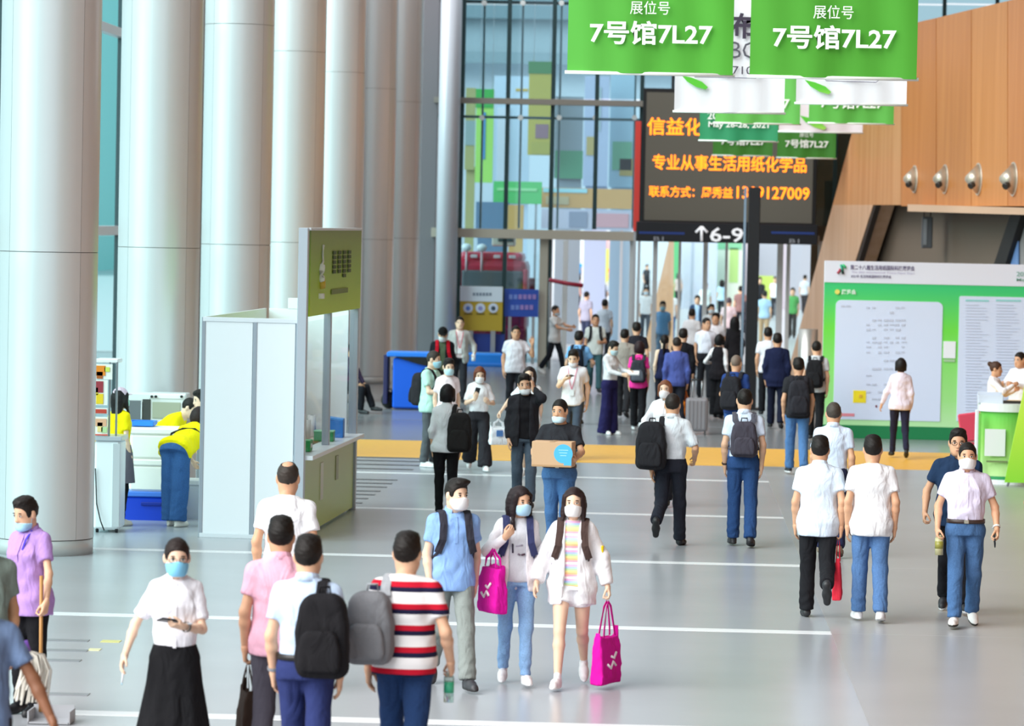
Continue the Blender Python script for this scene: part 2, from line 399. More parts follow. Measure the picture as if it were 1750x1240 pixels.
def mask_mesh(g, low, v):
    def mk():
        G = Grid((-.1, -.135, -.16), (.1, .06, .05), v); face_prims(G, g)
        if low: G.F -= .006; G.ell((0, -.062, -.088), (.045, .034, .03), .02); G.cut(lambda x, y, z: np.maximum(np.maximum(z+.062+.25*(y+.03), -.118-z), y+.005))
        else:
            G.ell((0, -.068, -.045), (.042, .040, .05), .03); G.F -= .007
            G.cut(lambda x, y, z: np.maximum(np.maximum(z+.004+.35*np.abs(x), -.108-z), y+.012+np.abs(z+.045)*.5))
        for s in (-1, 1):
            z0 = -.085 if low else -.03
            G.cone((s*.060, -.02, z0), (s*.078, .006, -.002), .0035, .0035, .005)
        return G.mesh()
    return cached(('mask', g, low, v), mk)
def hand_mesh(curl, v):
    def mk():
        G = Grid((-.07, -.04, -.12), (.09, .20, .045), v)
        for i, (x, ln, r) in enumerate(((.030, .070, .0088), (.010, .080, .009), (-.010, .074, .0086), (-.029, .058, .0078))):
            b = np.array([x, .088-.004*abs(i-1), .002*(1-abs(i-1.5))])
            G.cone((x*.55, .0, 0), b, .019, .0125, .012 if i else 0)
            a, p = 0.0, b; c = curl*(1+.12*i)
            for q, (fr, da) in enumerate(((.44, .55), (.31, 1.0), (.25, .7))):
                a += da*c; n = p+np.array([x*.08, cos(a), -sin(a)])*ln*fr; rr = r*(1-.10*q)
                G.cone(p, n, rr, rr*.92, .003 if q else .006); p = n
        t0 = np.array([.022, .018, -.004]); t1 = t0+np.array([.030-.012*curl, .030, -.010-.016*curl]); t2 = t1+np.array([.012-.018*curl, .030, -.008-.014*curl]); t3 = t2+np.array([.003-.016*curl, .024, -.004-.012*curl])
        G.cone(t0, t1, .016, .0115, .012); G.cone(t1, t2, .0112, .0098, .004); G.cone(t2, t3, .0098, .008, .003)
        G.cone((0, -.03, 0), (0, .01, 0), .023, .024, .015)
        return G.mesh()
    return cached(('hand', round(curl, 2), v), mk)
def shoe_mesh(kind, v):
    def mk():
        G = Grid((-.06, -.22, -.01), (.06, .10, .15), v)
        G.cone((0, .035, .042), (0, -.07, .040), .036, .041, 0); G.cone((0, -.07, .036), (0, -.150, .028), .042, .036, .03)
        G.cone((0, .03, .05), (0, .022, .10 if kind != 'flat' else .07), .037, .036, .025)
        if kind == 'sneak': G.ell((0, -.05, .012), (.049, .15, .03), .01)
        G.cut(lambda x, y, z: -z)
        return G.mesh()
    return cached(('shoe', kind, v), mk)

def ik(S, T, l1, l2, pole):
    v = T-S; L = np.linalg.norm(v); u = v/L; L = min(L, (l1+l2)*.995); T = S+u*L
    a = (l1*l1-l2*l2+L*L)/(2*L); h = sqrt(max(l1*l1-a*a, 0)); p = np.array(pole, float); p = unit(p-u*(p@u)); return S+u*a+p*h, T
TORSO = {'m': [(.74, .135, .105, .01), (.80, .142, .108, .012), (.86, .160, .117, .012), (.93, .166, .120, .012), (1.0, .158, .112, .005), (1.08, .150, .104, 0), (1.18, .157, .109, 0), (1.30, .172, .117, .004), (1.37, .166, .108, .008), (1.42, .128, .086, .014), (1.455, .095, .066, .018), (1.50, .055, .055, .018)],
         'f': [(.74, .14, .105, .01), (.80, .150, .110, .012), (.86, .163, .115, .014), (.93, .166, .117, .014), (1.0, .150, .104, .006), (1.08, .128, .092, 0), (1.18, .133, .098, -.004), (1.28, .146, .115, -.010), (1.36, .142, .098, .003), (1.42, .110, .076, .014), (1.455, .080, .060, .018), (1.50, .048, .048, .018)]}
class Person: pass
N_TRI = [0]
def person(label, at, h=1.72, yaw=0, g='m', skin='#d9a98a', hair='short', hairc='#17130f', top=None, bottom=None, shoe=('#26262a', '#26262a', 'dress'),
           mask=None, low=0, glasses=0, st=0, legs=None, L=None, R=None, head=(0, 0, 0), lean=0, side=0, fat=0, vox=None, belt=None, lanyard=None, cap=None, apron=None, group=None, ground=None, dz=0, detail=None):
    S = h/1.72; top = dict(top or {}); bottom = dict(bottom or {})
    P = Person(); P.S = S
    TR = rotx(rad(lean))@roty(rad(side)); O = np.array([0, 0.0, .93])
    def TF(p): return O+TR@(np.array(p, float)-O)
    P.TF = TF; P.TR = TR; torg = O-TR@O
    # ---- skeleton
    if legs is None: legs = (24*st, 8*abs(st), -16*st, 8+22*st) if st >= 0 else (16*st, 8-22*st, -24*st, 8*abs(st))
    J = {}; sole = []
    for sg, (a, k), n in ((1, legs[:2], 'L'), (-1, legs[2:4], 'R')):
        hp = np.array([sg*.088, 0.01, .905]); a, k = rad(a), rad(k)
        ab = .02*sg if g == 'm' else .0
        kn = hp+np.array([ab*.42, -sin(a), -cos(a)])*.425; b = a-k; an = kn+np.array([ab*.1, -sin(b), -cos(b)])*.40
        pt = rad(legs[4] if len(legs) > 4 and n == 'L' else legs[5] if len(legs) > 5 else 0) if len(legs) > 4 else max(0, -b*.9-.12 if b < -.12 else 0)
        Rf = rotz(sg*.13)@rotx(pt)
        J[n] = (hp, kn, an, Rf); o = an-Rf@np.array([0, .025, .085])
        sole.append(min((o+Rf@np.array(q))[2] for q in ((0, .07, 0), (0, -.19, 0))))
    lift = -min(sole)
    # ---- placement
    vd = None
    hc0 = np.array([0, -.005, 1.605])
    hyaw, hpit, hrol = [rad(q) for q in head]
    RH = rotz(hyaw)@rotx(hpit+rad(lean)*.45)@roty(hrol+rad(side)*.5); NP = TF((0, .02, 1.475)); HS = 1.07; HC = NP+RH@((hc0-np.array([0, .02, 1.475]))*1.05)
    RY = rotz(rad(yaw)); off = RY@np.array([HC[0], HC[1], 0])*S; off[2] = 0
    if at[0] == 'h':
        ztop = (HC[2]+lift+.118*HS)*S+dz
        pos = hit_z(at[1], at[2], ztop)-off; pos[2] = dz
    elif at[0] == 'g': pos = hit_z(at[1], at[2], dz); pos[2] = dz
    else: pos = np.array(at[1:], float)
    dist = float(np.linalg.norm(pos-CP)); P.d = dist
    if vox is None: vox = .0125 if dist < 35 else .0155 if dist < 52 else .021 if dist < 76 else .028 if dist < 100 else .036
    near = dist < 60; fv = .0065 if dist < 35 else .008 if dist < 60 else .012
    root = thing('person', label, 'person', pos, rad(yaw), group); P.o = root; P.pos = pos
    def out(p): return (np.asarray(p)+np.array([0, 0, lift]))*S
    P.out = out
    def W(p): return pos+RY@out(p)
    P.W = W; P.RY = RY
    def put(name, VF, m, label=None, mi=None):
        V, F = VF; N_TRI[0] += 2*len(F)
        return newmesh(name, out(V), F, m, root, True, mi, None, label)
    # ---- arms
    shx = (.158 if g == 'm' else .131)+fat*.008; arms = {}
    for n, sg, spec in (('L', 1, L), ('R', -1, R)):
        Sh = TF((sg*shx, .012, 1.395)); sp = spec or ('hang', 0)
        pole = [sg*.45, .85, -.2]; curl = .35; hd = hn = None
        if sp[0] == 'hang':
            sw = sp[1]; curl = sp[2] if len(sp) > 2 else .35
            T = Sh+np.array([sg*(.045+.025*fat), -sin(rad(sw))*.52, -cos(rad(sw))*.515])
        else:
            q = np.array(sp[1], float); q = np.array([sg*q[0], q[1], q[2]]); T = q if len(sp) > 6 and sp[6] == 'abs' else TF(q)
            curl = sp[2] if len(sp) > 2 and sp[2] is not None else .35
            if len(sp) > 3 and sp[3] is not None: hd = np.array([sg*sp[3][0], sp[3][1], sp[3][2]], float)
            if len(sp) > 4 and sp[4] is not None: hn = np.array([sg*sp[4][0], sp[4][1], sp[4][2]], float)
            if len(sp) > 5 and sp[5] is not None: pole = [sg*sp[5][0], sp[5][1], sp[5][2]]
        E, Wr = ik(Sh, T, .285, .25, pole)
        d = unit(hd) if hd is not None else unit(Wr-E); n_ = hn if hn is not None else np.array([-sg, 0, 0.0]); n_ = unit(n_-d*(n_@d))
        s_ = np.cross(d, n_) if sg < 0 else np.cross(n_, d)
        arms[n] = dict(S=Sh, E=E, W=Wr, d=d, n=n_, s=s_, curl=curl, sg=sg)
    P.arms = arms
    # ---- skin body
    bare = bottom.get('t') in ('shorts', 'skirt')
    am = 1.0 if g == 'm' else .86
    kw = .955 if g == 'm' else .94; tab = [(r[0], r[1]*(kw if .95 < r[0] < 1.44 else 1)+fat*.012*(r[0] < 1.4), r[2]+fat*.02*(r[0] < 1.32), r[3]-fat*.012*(1.0 < r[0] < 1.3)) for r in TORSO[g]]
    P.tab = tab
    allp = np.array([q for n in 'LR' for q in J[n][:3]]+[q for n in 'LR' for q in (arms[n]['S'], arms[n]['E'], arms[n]['W'])]+[TF((0, 0, 1.5))])
    G = Grid(allp.min(0)-.1, allp.max(0)+.1, vox)
    G.loft(torg, TR, [(r[0], r[1]-.024, r[2]-.024, r[3]) for r in tab if r[0] > .87], 0)
    G.cone(TF((0, .035, 1.40)), NP+RH@np.array([0, .005, .04]), .060*am, .053*am, .04)
    for n in 'LR':
        a = arms[n]; hp, kn, an, _ = J[n]; k = .016 if bare else -.012
        kb = 1.0 if top.get('t') == 'tank' else .74; G.cone(TF((a['sg']*.03, .03, 1.445)), a['S'], .028*am*kb, .038*am*kb, .04); G.cone(a['S'], a['S']+(a['E']-a['S'])*.35, .046*am*kb, .044*am*kb, .05*kb); G.cone(a['S'], a['E'], .046*am*(kb+.06), .037*am, .02)
        m = a['E']+(a['W']-a['E'])*.3; G.cone(a['E'], m, .037*am, .0375*am, .02); G.cone(m, a['W'], .0375*am, .0255*am, .02)
        G.cone(hp, kn, .070+k, .045+k*.4, .04); c = kn+(an-kn)*.3+np.array([0, .010 if bare else .002, 0]); G.cone(kn, c, .043+k*.3, .047+k*.3, .02); G.cone(c, an, .046+k*.3, .032, .02)
    parts = [G.mesh()]
    hv, hf = head_mesh(g, fv); parts.append((HC+HS*hv@RH.T, hf))
    hdv = fv if near else .009
    for n in 'LR':
        a = arms[n]; v, f = hand_mesh(a['curl'], min(hdv, .0075)); B = np.stack([a['s'], a['d'], -a['n']], 1)*(1.0 if g == 'm' else .92)
        if np.linalg.det(B) < 0: f = f[:, ::-1]
        parts.append((a['W']+v@B.T, f))
    put('body', join(parts), skinm(skin))
    # ---- face, hair
    ahead = (cos(rad(yaw)+hyaw) > -.35)
    def hput(name, VF, m, label=None, mi=None): return put(name, (HC+HS*VF[0]@RH.T, VF[1]), m, label, mi)
    if ahead and dist < 85:
        for s in (-1, 1):
            V, F, mi = [], [], []; n = 0; y = face_y(hv, s*.031, .002)
            for c, r, q in (((s*.031, y+.004, .002), (.0145, .0065, .0062), 0), ((s*.031, y+.0015, .002), (.0068, .0065, .0066), 1), ((s*.031, y+.0035, .0085), (.0165, .0065, .0026), 1)):
                v, f = ellip(c, r, 10, 6); V.append(v); F.append(f+n); n += len(v); mi += [q]*len(f)
            hput('eye', (np.concatenate(V), np.concatenate(F)), [mat('#e8e4e0', .3), mat('#1a120e', .25)], mi=mi)
            hput('eyebrow', ellip((s*.032, face_y(hv, s*.032, .024)+.001, .0235), (.0185, .005, .0042), 10, 6), hairm(hairc if g == 'm' else '#2a201a'))
        if not mask or low:
            hput('lips', ellip((0, face_y(hv, 0, -.063)+.004, -.063), (.021, .0055, .0075), 12, 6), mat('#b0645a' if g == 'f' else '#a86c5c', .4))
    if hair: hput('hair', hair_mesh(hair, fv if near else .011), hairm(hairc))
    if cap:
        Gc = Grid((-.12, -.2, -.03), (.12, .13, .16), max(fv, .008)); Gc.ell((0, .012, .035), (.089, .108, .105), 0); Gc.cut(lambda x, y, z: .045-z)
        Gc.ell((0, -.10, .052), (.068, .075, .008), .01); hput('cap', Gc.mesh(), fab(cap))
    if mask: hput('face_mask', mask_mesh(g, low, .0065 if near else .01), mat(mask, .8, spec=.2, name='mask_cloth'))
    if glasses:
        V, F = [], []
        for s in (-1, 1):
            ring = [(s*.033+.024*cos(t), -.098, .0+.017*sin(t)) for t in np.linspace(0, 2*pi, 14, endpoint=False)]
            V.append(ring)
        gm = mat('#2a2420', .3)
        def tr(pts): return [out(HC+HS*(RH@np.array(q))) for q in pts]
        for r in V: tube('glasses_frame', tr(r), .0022*S, gm, root, 5, closed=True)
        for s in (-1, 1): tube('glasses_arm', tr([(s*.057, -.096, .003), (s*.076, -.05, .004), (s*.080, .01, .002)]), .002*S, gm, root, 5)
    # ---- top
    t = top.get('t', 'tee'); loose = top.get('loose', .012); lo = top.get('hem', .84); sl = top.get('sl', {'tee': .66, 'shirt': .64, 'polo': .62, 'long': 1.96, 'jacket': 1.94, 'tank': 0}.get(t, .65))
    def mk_top(loose, lo, sl, hole, op=None, wr=.35, seed=0):
        pts = [arms[n]['S'] for n in 'LR']+[TF((sx*(.2+fat*.02), sy*(.17+fat*.03), zz)) for sx in (-1, 1) for sy in (-1, 1) for zz in (lo, 1.5)]
        if sl > 0: pts += [arms[n]['E'] for n in 'LR']
        if sl > 1: pts += [arms[n]['W'] for n in 'LR']
        pts = np.array(pts); G = Grid(pts.min(0)-.09, pts.max(0)+.09, vox)
        tb = [r for r in tab if r[0] > lo+.02]; first = tuple(np.interp(lo, [r[0] for r in tab], [r[j] for r in tab]) for j in range(4)); tb = [first]+tb
        wl = loose*top.get('waist', 1.0)
        tb2 = []
        for r in tb:
            e = loose if r[0] > 1.25 else loose+(wl if lo < .95 else wl*.6)*min(1, (1.25-r[0])/.2)
            if lo >= .95 and r[0] < 1.045: e = .003
            w, d = r[1]+e, r[2]+e
            if r[0] < .97 and lo < .95: w = max(w, .165+loose+fat*.012); d = max(d, .122+loose+fat*.015)
            tb2.append((r[0], w, d, r[3]))
        if lo < .8: tb2 = [(lo, tb2[0][1]+.012, tb2[0][2]+.01, tb2[0][3])]+[q for q in tb2 if q[0] > lo+.03]
        G.loft(torg, TR, tb2, 0)
        for n in 'LR':
            a = arms[n]
            if sl <= 0:
                continue
            G.cone(TF((a['sg']*.035, .028, 1.437)), a['S']+np.array([0, 0, -.004]), .034*am+loose*.4, .044*am+loose*.4, .05)
            e1 = min(sl, 1.0); Lx = a['E']-a['S']
            def slv(p, q, r0, r1, k, fl=0):
                ba = q-p; Ln = np.linalg.norm(ba); u = ba/Ln
                def f(x, y, z):
                    tt = (x-p[0])*u[0]+(y-p[1])*u[1]+(z-p[2])*u[2]; tc = np.clip(tt/Ln, 0, 1.2)
                    dd = np.sqrt((x-p[0]-tc*ba[0])**2+(y-p[1]-tc*ba[1])**2+(z-p[2]-tc*ba[2])**2)-(r0+tc*(r1-r0))
                    return np.maximum(dd, tt-Ln)
                R_ = max(r0, r1); G.put(f, np.minimum(p, q)-R_, np.maximum(p, q)+R_, k)
            wb = top.get('wide', 0)
            slv(a['S'], a['S']+Lx*e1, .050*am+loose*.5, (.051 if sl <= 1 else .043)*am+loose*.7+wb, .04)
            if sl > 1: slv(a['E']-(a['W']-a['E'])*.02, a['E']+(a['W']-a['E'])*(sl-1), .045*am+loose*.7+wb, .033*am+loose*.5+wb*.7, .02)
        G.warp(.006*top.get('wrinkle', 1), .8, seed)
        if hole > .08: G.cone(TF((0, -.02, 1.50)), TF((0, -.04, 1.60)), .088, .1, .01, 'sub')
        def neck(x, y, z):
            X, Y, Z = x-O[0], y-O[1], z-O[2]
            qy = X*TR[0][1]+Y*TR[1][1]+Z*TR[2][1]; qz = X*TR[0][2]+Y*TR[1][2]+Z*TR[2][2]+.93
            qx = X*TR[0][0]+Y*TR[1][0]+Z*TR[2][0]
            return np.minimum(qz-1.474-.28*qy+(hole-.058)*.8, (.105-np.abs(qx))*2)
        G.cut(neck)
        if op: G.cut(op)
        return G.mesh()
    sd = (at[1]*.37+at[2]*.11) % 6.28
    tm = top['m'] if 'm' in top else fab(top.get('c', '#e8e8ea'))
    if t == 'jacket':
        inner = top.get('inner', '#dddddd')
        put('shirt', mk_top(.008, .90, top.get('isl', 0), .060, seed=sd), inner if not isinstance(inner, str) else fab(inner))
        TRi = TR.T
        def op(x, y, z):
            X, Y, Z = x-O[0], y-O[1], z-O[2]
            qx = X*TR[0][0]+Y*TR[1][0]+Z*TR[2][0]; qy = X*TR[0][1]+Y*TR[1][1]+Z*TR[2][1]; qz = X*TR[0][2]+Y*TR[1][2]+Z*TR[2][2]+.93
            w = top.get('open', .05)*np.interp(qz, [.7, 1.0, 1.3, 1.5], [1.5, 1.0, 1.0, 1.15]).astype(np.float32)
            return -np.maximum(np.abs(qx)-w, qy+.03)
        put('jacket', mk_top(max(loose, .022), lo, sl, .066, op, seed=sd), tm)
    else:
        sn = {'tank': 'tank_top', 'tee': 't_shirt', 'polo': 'polo_shirt', 'long': 'shirt', 'shirt': 'shirt'}.get(t, 'shirt')
        put(sn, mk_top(loose, lo, sl, .058 if t in ('polo', 'shirt', 'long') else .064 if t == 'tee' else .085, seed=sd), tm)
    if t in ('polo', 'shirt', 'long', 'jacket') and near:
        cm = top['cm'] if 'cm' in top else tm; V, F = [], []; N = 26; gap = .35 if t != 'jacket' else .75
        for i in range(N+1):
            a = -pi/2+gap+(2*pi-2*gap)*i/N; fr = (1-sin(a))/2
            for (r, zz) in ((.066, 1.465-.022*fr), (.062, 1.524-.032*fr), (.070, 1.524-.032*fr), (.094-.012*(1-fr), 1.470-.042*fr)):
                k = am*.98; V.append(TF((r*k*cos(a)*1.02, .020+r*k*sin(a), zz)))
        for i in range(N):
            for j in range(4): F.append((i*4+j, i*4+(j+1) % 4, (i+1)*4+(j+1) % 4, (i+1)*4+j))
        put('collar', (np.array(V), np.array(F)), cm)
        if ahead and t != 'jacket':
            zz = np.linspace(1.44, 1.22 if t == 'polo' else max(lo, 1.0), 12)
            def fy(z): return np.interp(z, [r[0] for r in tab], [r[3]-r[2] for r in tab])-loose-.004
            tube('placket', [out(TF((0, fy(z), z))) for z in zz], 0, cm, root, 4, (.028*S, .005*S), up=(1, 0, 0))
    if lanyard:
        pts = []
        for s in (-1, 1): pts.append([TF((s*.07, .02, 1.475)), TF((s*.072, -.075, 1.43)), TF((s*.06, -.125, 1.36)), TF((s*.035, -.14-fat*.02, 1.22)), TF((0, -.142-fat*.03, 1.10))])
        for q in pts: tube('lanyard', [out(x) for x in q], 0, fab(lanyard), root, 4, (.014*S, .004), up=(1, 0, 0))
        M = Matrix.Identity(4); c = out(TF((0, -.15-fat*.03, 1.05))); box('badge', c, (.085*S, .006, .10*S), fab('#eef0f2'), root)
    # ---- bottom
    bt = bottom.get('t', 'trousers'); bc = bottom.get('c', '#23242a'); bm_ = bottom['m'] if 'm' in bottom else (denim(bc) if bottom.get('denim') else fab(bc))
    PR = rotx(rad(lean)*.5); po = O-PR@O; hi = bottom.get('waist', 1.015)
    ptb = [r for r in tab if .84 < r[0] < hi-.02]+[tuple(np.interp(hi, [r[0] for r in tab], [r[j] for r in tab]) for j in range(4))]
    ptb = [(z, w+.010, d+.010, y) for z, w, d, y in ptb]
    pts = [q for n in 'LR' for q in J[n][:3]]+[po+PR@np.array([sx*.2, sy*.16, zz]) for sx in (-1, 1) for sy in (-1, 1) for zz in (.8, hi)]
    pts = np.array(pts)
    if bt == 'skirt':
        ln = bottom.get('len', .12); fl = bottom.get('flare', .16)
        G = Grid((-.42, -.42, ln-.02), (.42, .42, hi+.03), vox)
        tb = [(ln, .165+fl, .125+fl*.9, .0), (.45, .17+fl*.55, .13+fl*.5, .0), (.75, .172+fl*.15, .13+fl*.12, .005), (.90, .176, .132, .012)]+[q for q in ptb if q[0] > .92]
        G.loft(np.zeros(3), np.eye(3), tb, 0)
        x, y, z = G.xyz((slice(None),)*3); an = np.arctan2(y, x)
        G.F = (G.F+np.sin(an*9+.6*np.sin(z*6))*.012*np.clip((.95-z)/.8, 0, 1)*(fl/.16)).astype(np.float32)
        put('skirt', G.mesh(), bm_)
    else:
        G = Grid(pts.min(0)-.13, pts.max(0)+.13, vox)
        G.loft(po, PR, ptb, 0)
        wk, wh = {'slim': (.062, .050), 'straight': (.072, .070), 'wide': (.10, .125), 'shorts': (.10, .10), 'loose': (.084, .078), 'baggy': (.108, .104)}[bottom.get('fit', 'shorts' if bt == 'shorts' else 'straight')]
        for n in 'LR':
            hp, kn, an, Rf = J[n]
            def leg(p, q, r0, r1, k, clip=False, dep=1.0):
                ba = q-p; Ln = np.linalg.norm(ba); u = ba/Ln
                def f(x, y, z):
                    tt = (x-p[0])*u[0]+(y-p[1])*u[1]+(z-p[2])*u[2]; tc = np.clip(tt/Ln, 0, 1.1 if clip else 1)
                    dd = np.sqrt((x-p[0]-tc*ba[0])**2+(y-p[1]-tc*ba[1])**2+(z-p[2]-tc*ba[2])**2)-(r0+tc*(r1-r0))
                    return np.maximum(dd, tt-Ln) if clip else dd
                R_ = max(r0, r1); G.put(f, np.minimum(p, q)-R_, np.maximum(p, q)+R_, k)
            th = .088+fat*.008+(.004 if bt != 'shorts' else .006)
            if bt == 'shorts': leg(hp, hp+(kn-hp)*bottom.get('len', .5), th, wk, .03, True)
            else:
                leg(hp, kn, th, wk, .03); lw = bottom.get('hem', .0); leg(kn, an-(an-kn)*0+np.array([0, 0, -.012-lw]), wk, wh, .025, True)
        x, y, z = G.xyz((slice(None),)*3)
        G.warp(.0042*bottom.get('wrinkle', 1), .55, sd+1)
        G.F = (G.F+.004*np.sin(z*70+3*np.sin(x*20+sd)+y*25)*np.clip(1-np.abs(z-.17)/.18, 0, 1)).astype(np.float32)
        put('shorts' if bt == 'shorts' else 'trousers', G.mesh(), bm_)
    if belt:
        V, F = [], []; N = 28
        w, d, yo = [np.interp(.995, [r[0] for r in tab], [r[j] for r in tab]) for j in (1, 2, 3)]
        for i in range(N):
            a = 2*pi*i/N; e = .0175
            for zz, ee in ((.978, e), (1.016, e), (1.016, e+.006), (.978, e+.006)):
                V.append(TF((np.sign(cos(a))*abs(cos(a))**.87*(w+ee), yo+np.sign(sin(a))*abs(sin(a))**.87*(d+ee), zz)))
        for i in range(N):
            for j in range(4): F.append((i*4+j, i*4+(j+1) % 4, ((i+1) % N)*4+(j+1) % 4, ((i+1) % N)*4+j))
        put('belt', (np.array(V), np.array(F)), mat(belt, .4))
        box('belt_buckle', out(TF((0, yo-d-.026, .997))), (.045*S, .008, .036*S), mat('#b9b2a2', .3, .8), root)
    if apron:
        V, F = [], []; N = 16
        for i in range(N+1):
            a = (i/N-.5)*2*pi*.92+pi/2
            for z in (.55, .75, .93, 1.03):
                w, d, yo = [np.interp(max(z, .86), [r[0] for r in tab], [r[j] for r in tab]) for j in (1, 2, 3)]; e = .03+(1.03-z)*.10
                V.append((-cos(a)*(w+e), yo-sin(a)*(d+e), z))
        for i in range(N):
            for j in range(3): F.append((i*4+j, i*4+j+1, (i+1)*4+j+1, (i+1)*4+j))
        put('apron', (np.array(V), np.array(F)), fab(apron))
    # ---- shoes
    if shoe:
        kind = shoe[2] if len(shoe) > 2 else 'sneak'; v, f = shoe_mesh(kind, .0075 if dist < 35 else .010 if near else .014)
        fz = v[f].mean(1)[:, 2]; mi = (fz < (.024 if kind == 'sneak' else .012)).astype(int)
        for n in 'LR':
            hp, kn, an, Rf = J[n]; o = an-Rf@np.array([0, .025, .085]); sc = 1.0 if g == 'm' else .92
            put('shoe', (o+(v*np.array([sc, sc, 1]))@Rf.T, f), [mat(shoe[0], .5, name='shoe'), mat(shoe[1], .6, name='sole')], mi=mi)
    if detail: detail(P, root)
    return P

def hand_frame(P, n):
    a = P.arms[n]; return P.W(a['W']+a['d']*.085*1.0+a['n']*.02), P.RY@a['d'], P.RY@a['n'], P.RY@a['s']
def backpack(P, label, c, side=0, straps=(1, 1), w=.30, h=.44, d=.15, z=1.20, pocket=None, strapc=None, drop=0, yoff=0, group=None, oneshade=None):
    """worn on the back: a thing of its own, with bag, pocket, straps and handle"""
    S = P.S; c3 = fab(c); x0 = side*.15; base = P.W(P.TF((x0, .20+yoff, z-h/2-drop)))
    ang = math.atan2(P.RY[1][0], P.RY[0][0]); root = thing('backpack', label, 'backpack', base, ang, group)
    RYi = P.RY.T
    def loc(p): return RYi@(P.W(P.TF(p))-base)
    v = .014 if P.d < 55 else .022
    yb = .125+yoff
    def rbox(c, s, r, warp=0):
        G = Grid(np.array(c)-np.array(s)/2-.03, np.array(c)+np.array(s)/2+.03, v)
        def f(x, y, z_):
            tz = np.clip((z_-c[2])/s[2]+.5, 0, 1); k = np.interp(tz, [0, .15, .55, .85, 1], [.90, 1, 1, .86, .62]).astype(np.float32)
            qx = np.abs(x-c[0])-(s[0]/2*k-r); qy = np.abs(y-c[1])-(s[1]/2*(.55+.45*k)-r); qz = np.abs(z_-c[2])-(s[2]/2-r)
            return np.sqrt(np.maximum(qx, 0)**2+np.maximum(qy, 0)**2+np.maximum(qz, 0)**2)+np.minimum(np.maximum(qx, np.maximum(qy, qz)), 0)-r
        G.put(f, np.array(c)-np.array(s)/2, np.array(c)+np.array(s)/2, 0)
        if warp: G.warp(warp, .7, x0*9)
        return G.mesh()
    zc = z-drop
    def put(name, VF, m): 
        V, F = VF; V = np.array([loc(q) for q in V]); N_TRI[0] += 2*len(F); return newmesh(name, V, F, m, root)
    put('bag', rbox((x0, yb+d/2, zc), (w, d, h), .05, .004), c3)
    put('front_pocket', rbox((x0, yb+d+.018, zc-h*.17), (w*.80, .06, h*.50), .022, .003), fab(pocket) if pocket else c3)
    sm = fab(strapc) if strapc else c3
    tube('zip', [loc((x0+a*w*.40*k, yb+d*.62, zz)) for a, k, zz in ((-1, 1, zc-.02), (-1, .99, zc+h*.22), (-1, .8, zc+h*.38), (-1, .35, zc+h*.475), (1, .35, zc+h*.475), (1, .8, zc+h*.38), (1, .99, zc+h*.22), (1, 1, zc-.02))], .006, mat('#0d0d0f', .4), root, 5)
    tube('grab_handle', [loc(q) for q in ((x0-.04, yb+.03, zc+h/2-.02), (x0-.03, yb+.03, zc+h/2+.035), (x0+.03, yb+.03, zc+h/2+.035), (x0+.04, yb+.03, zc+h/2-.02))], .009, sm, root, 6)
    ex = float(np.interp(1.1, [r[0] for r in P.tab], [r[1] for r in P.tab]))
    for s, on in ((1, straps[0]), (-1, straps[1])):
        if not on: continue
        f = .0 if not side else 0
        xs = s*.105
        pts = [(x0+(xs-x0)*.5, yb+.02, zc+h*.36), (xs, .125, 1.40), (xs, .075, 1.463), (xs, .01, 1.478), (xs, -.06, 1.452), (xs, -.116, 1.37), (xs*1.1, -.142, 1.25), (s*.15, -.105, 1.14), (s*(ex+.022), -.02, 1.10), (s*(ex+.026), .07, 1.08), (x0*.7+s*w*.40*(1 if not side else .5), yb+.02, zc-h*.30)]
        if side and s*side > 0: pts[0] = (xs*.9, yb+.03, zc+h*.42)
        X_ = np.array([1.0, 0, 0]); Z_ = np.array([0, 0, 1.0])
        ups = [X_]*5+[X_, X_*.95+Z_*.3*s, X_*.6*s+Z_*.8, Z_, Z_, Z_]
        ups = [RYi@(P.RY@P.TR@q) for q in ups]
        if s < 0: ups[7:] = [-q for q in ups[7:]]; ups[7] = RYi@(P.RY@P.TR@(X_*.6+Z_*-.8))
        tube('strap', [loc(q) for q in pts[:8]], 0, sm, root, 6, (.060*S, .014*S), up=ups[:8])
        tube('strap_webbing', [loc(q) for q in pts[7:]], 0, sm, root, 6, (.026*S, .008*S), up=ups[7:])
    return root
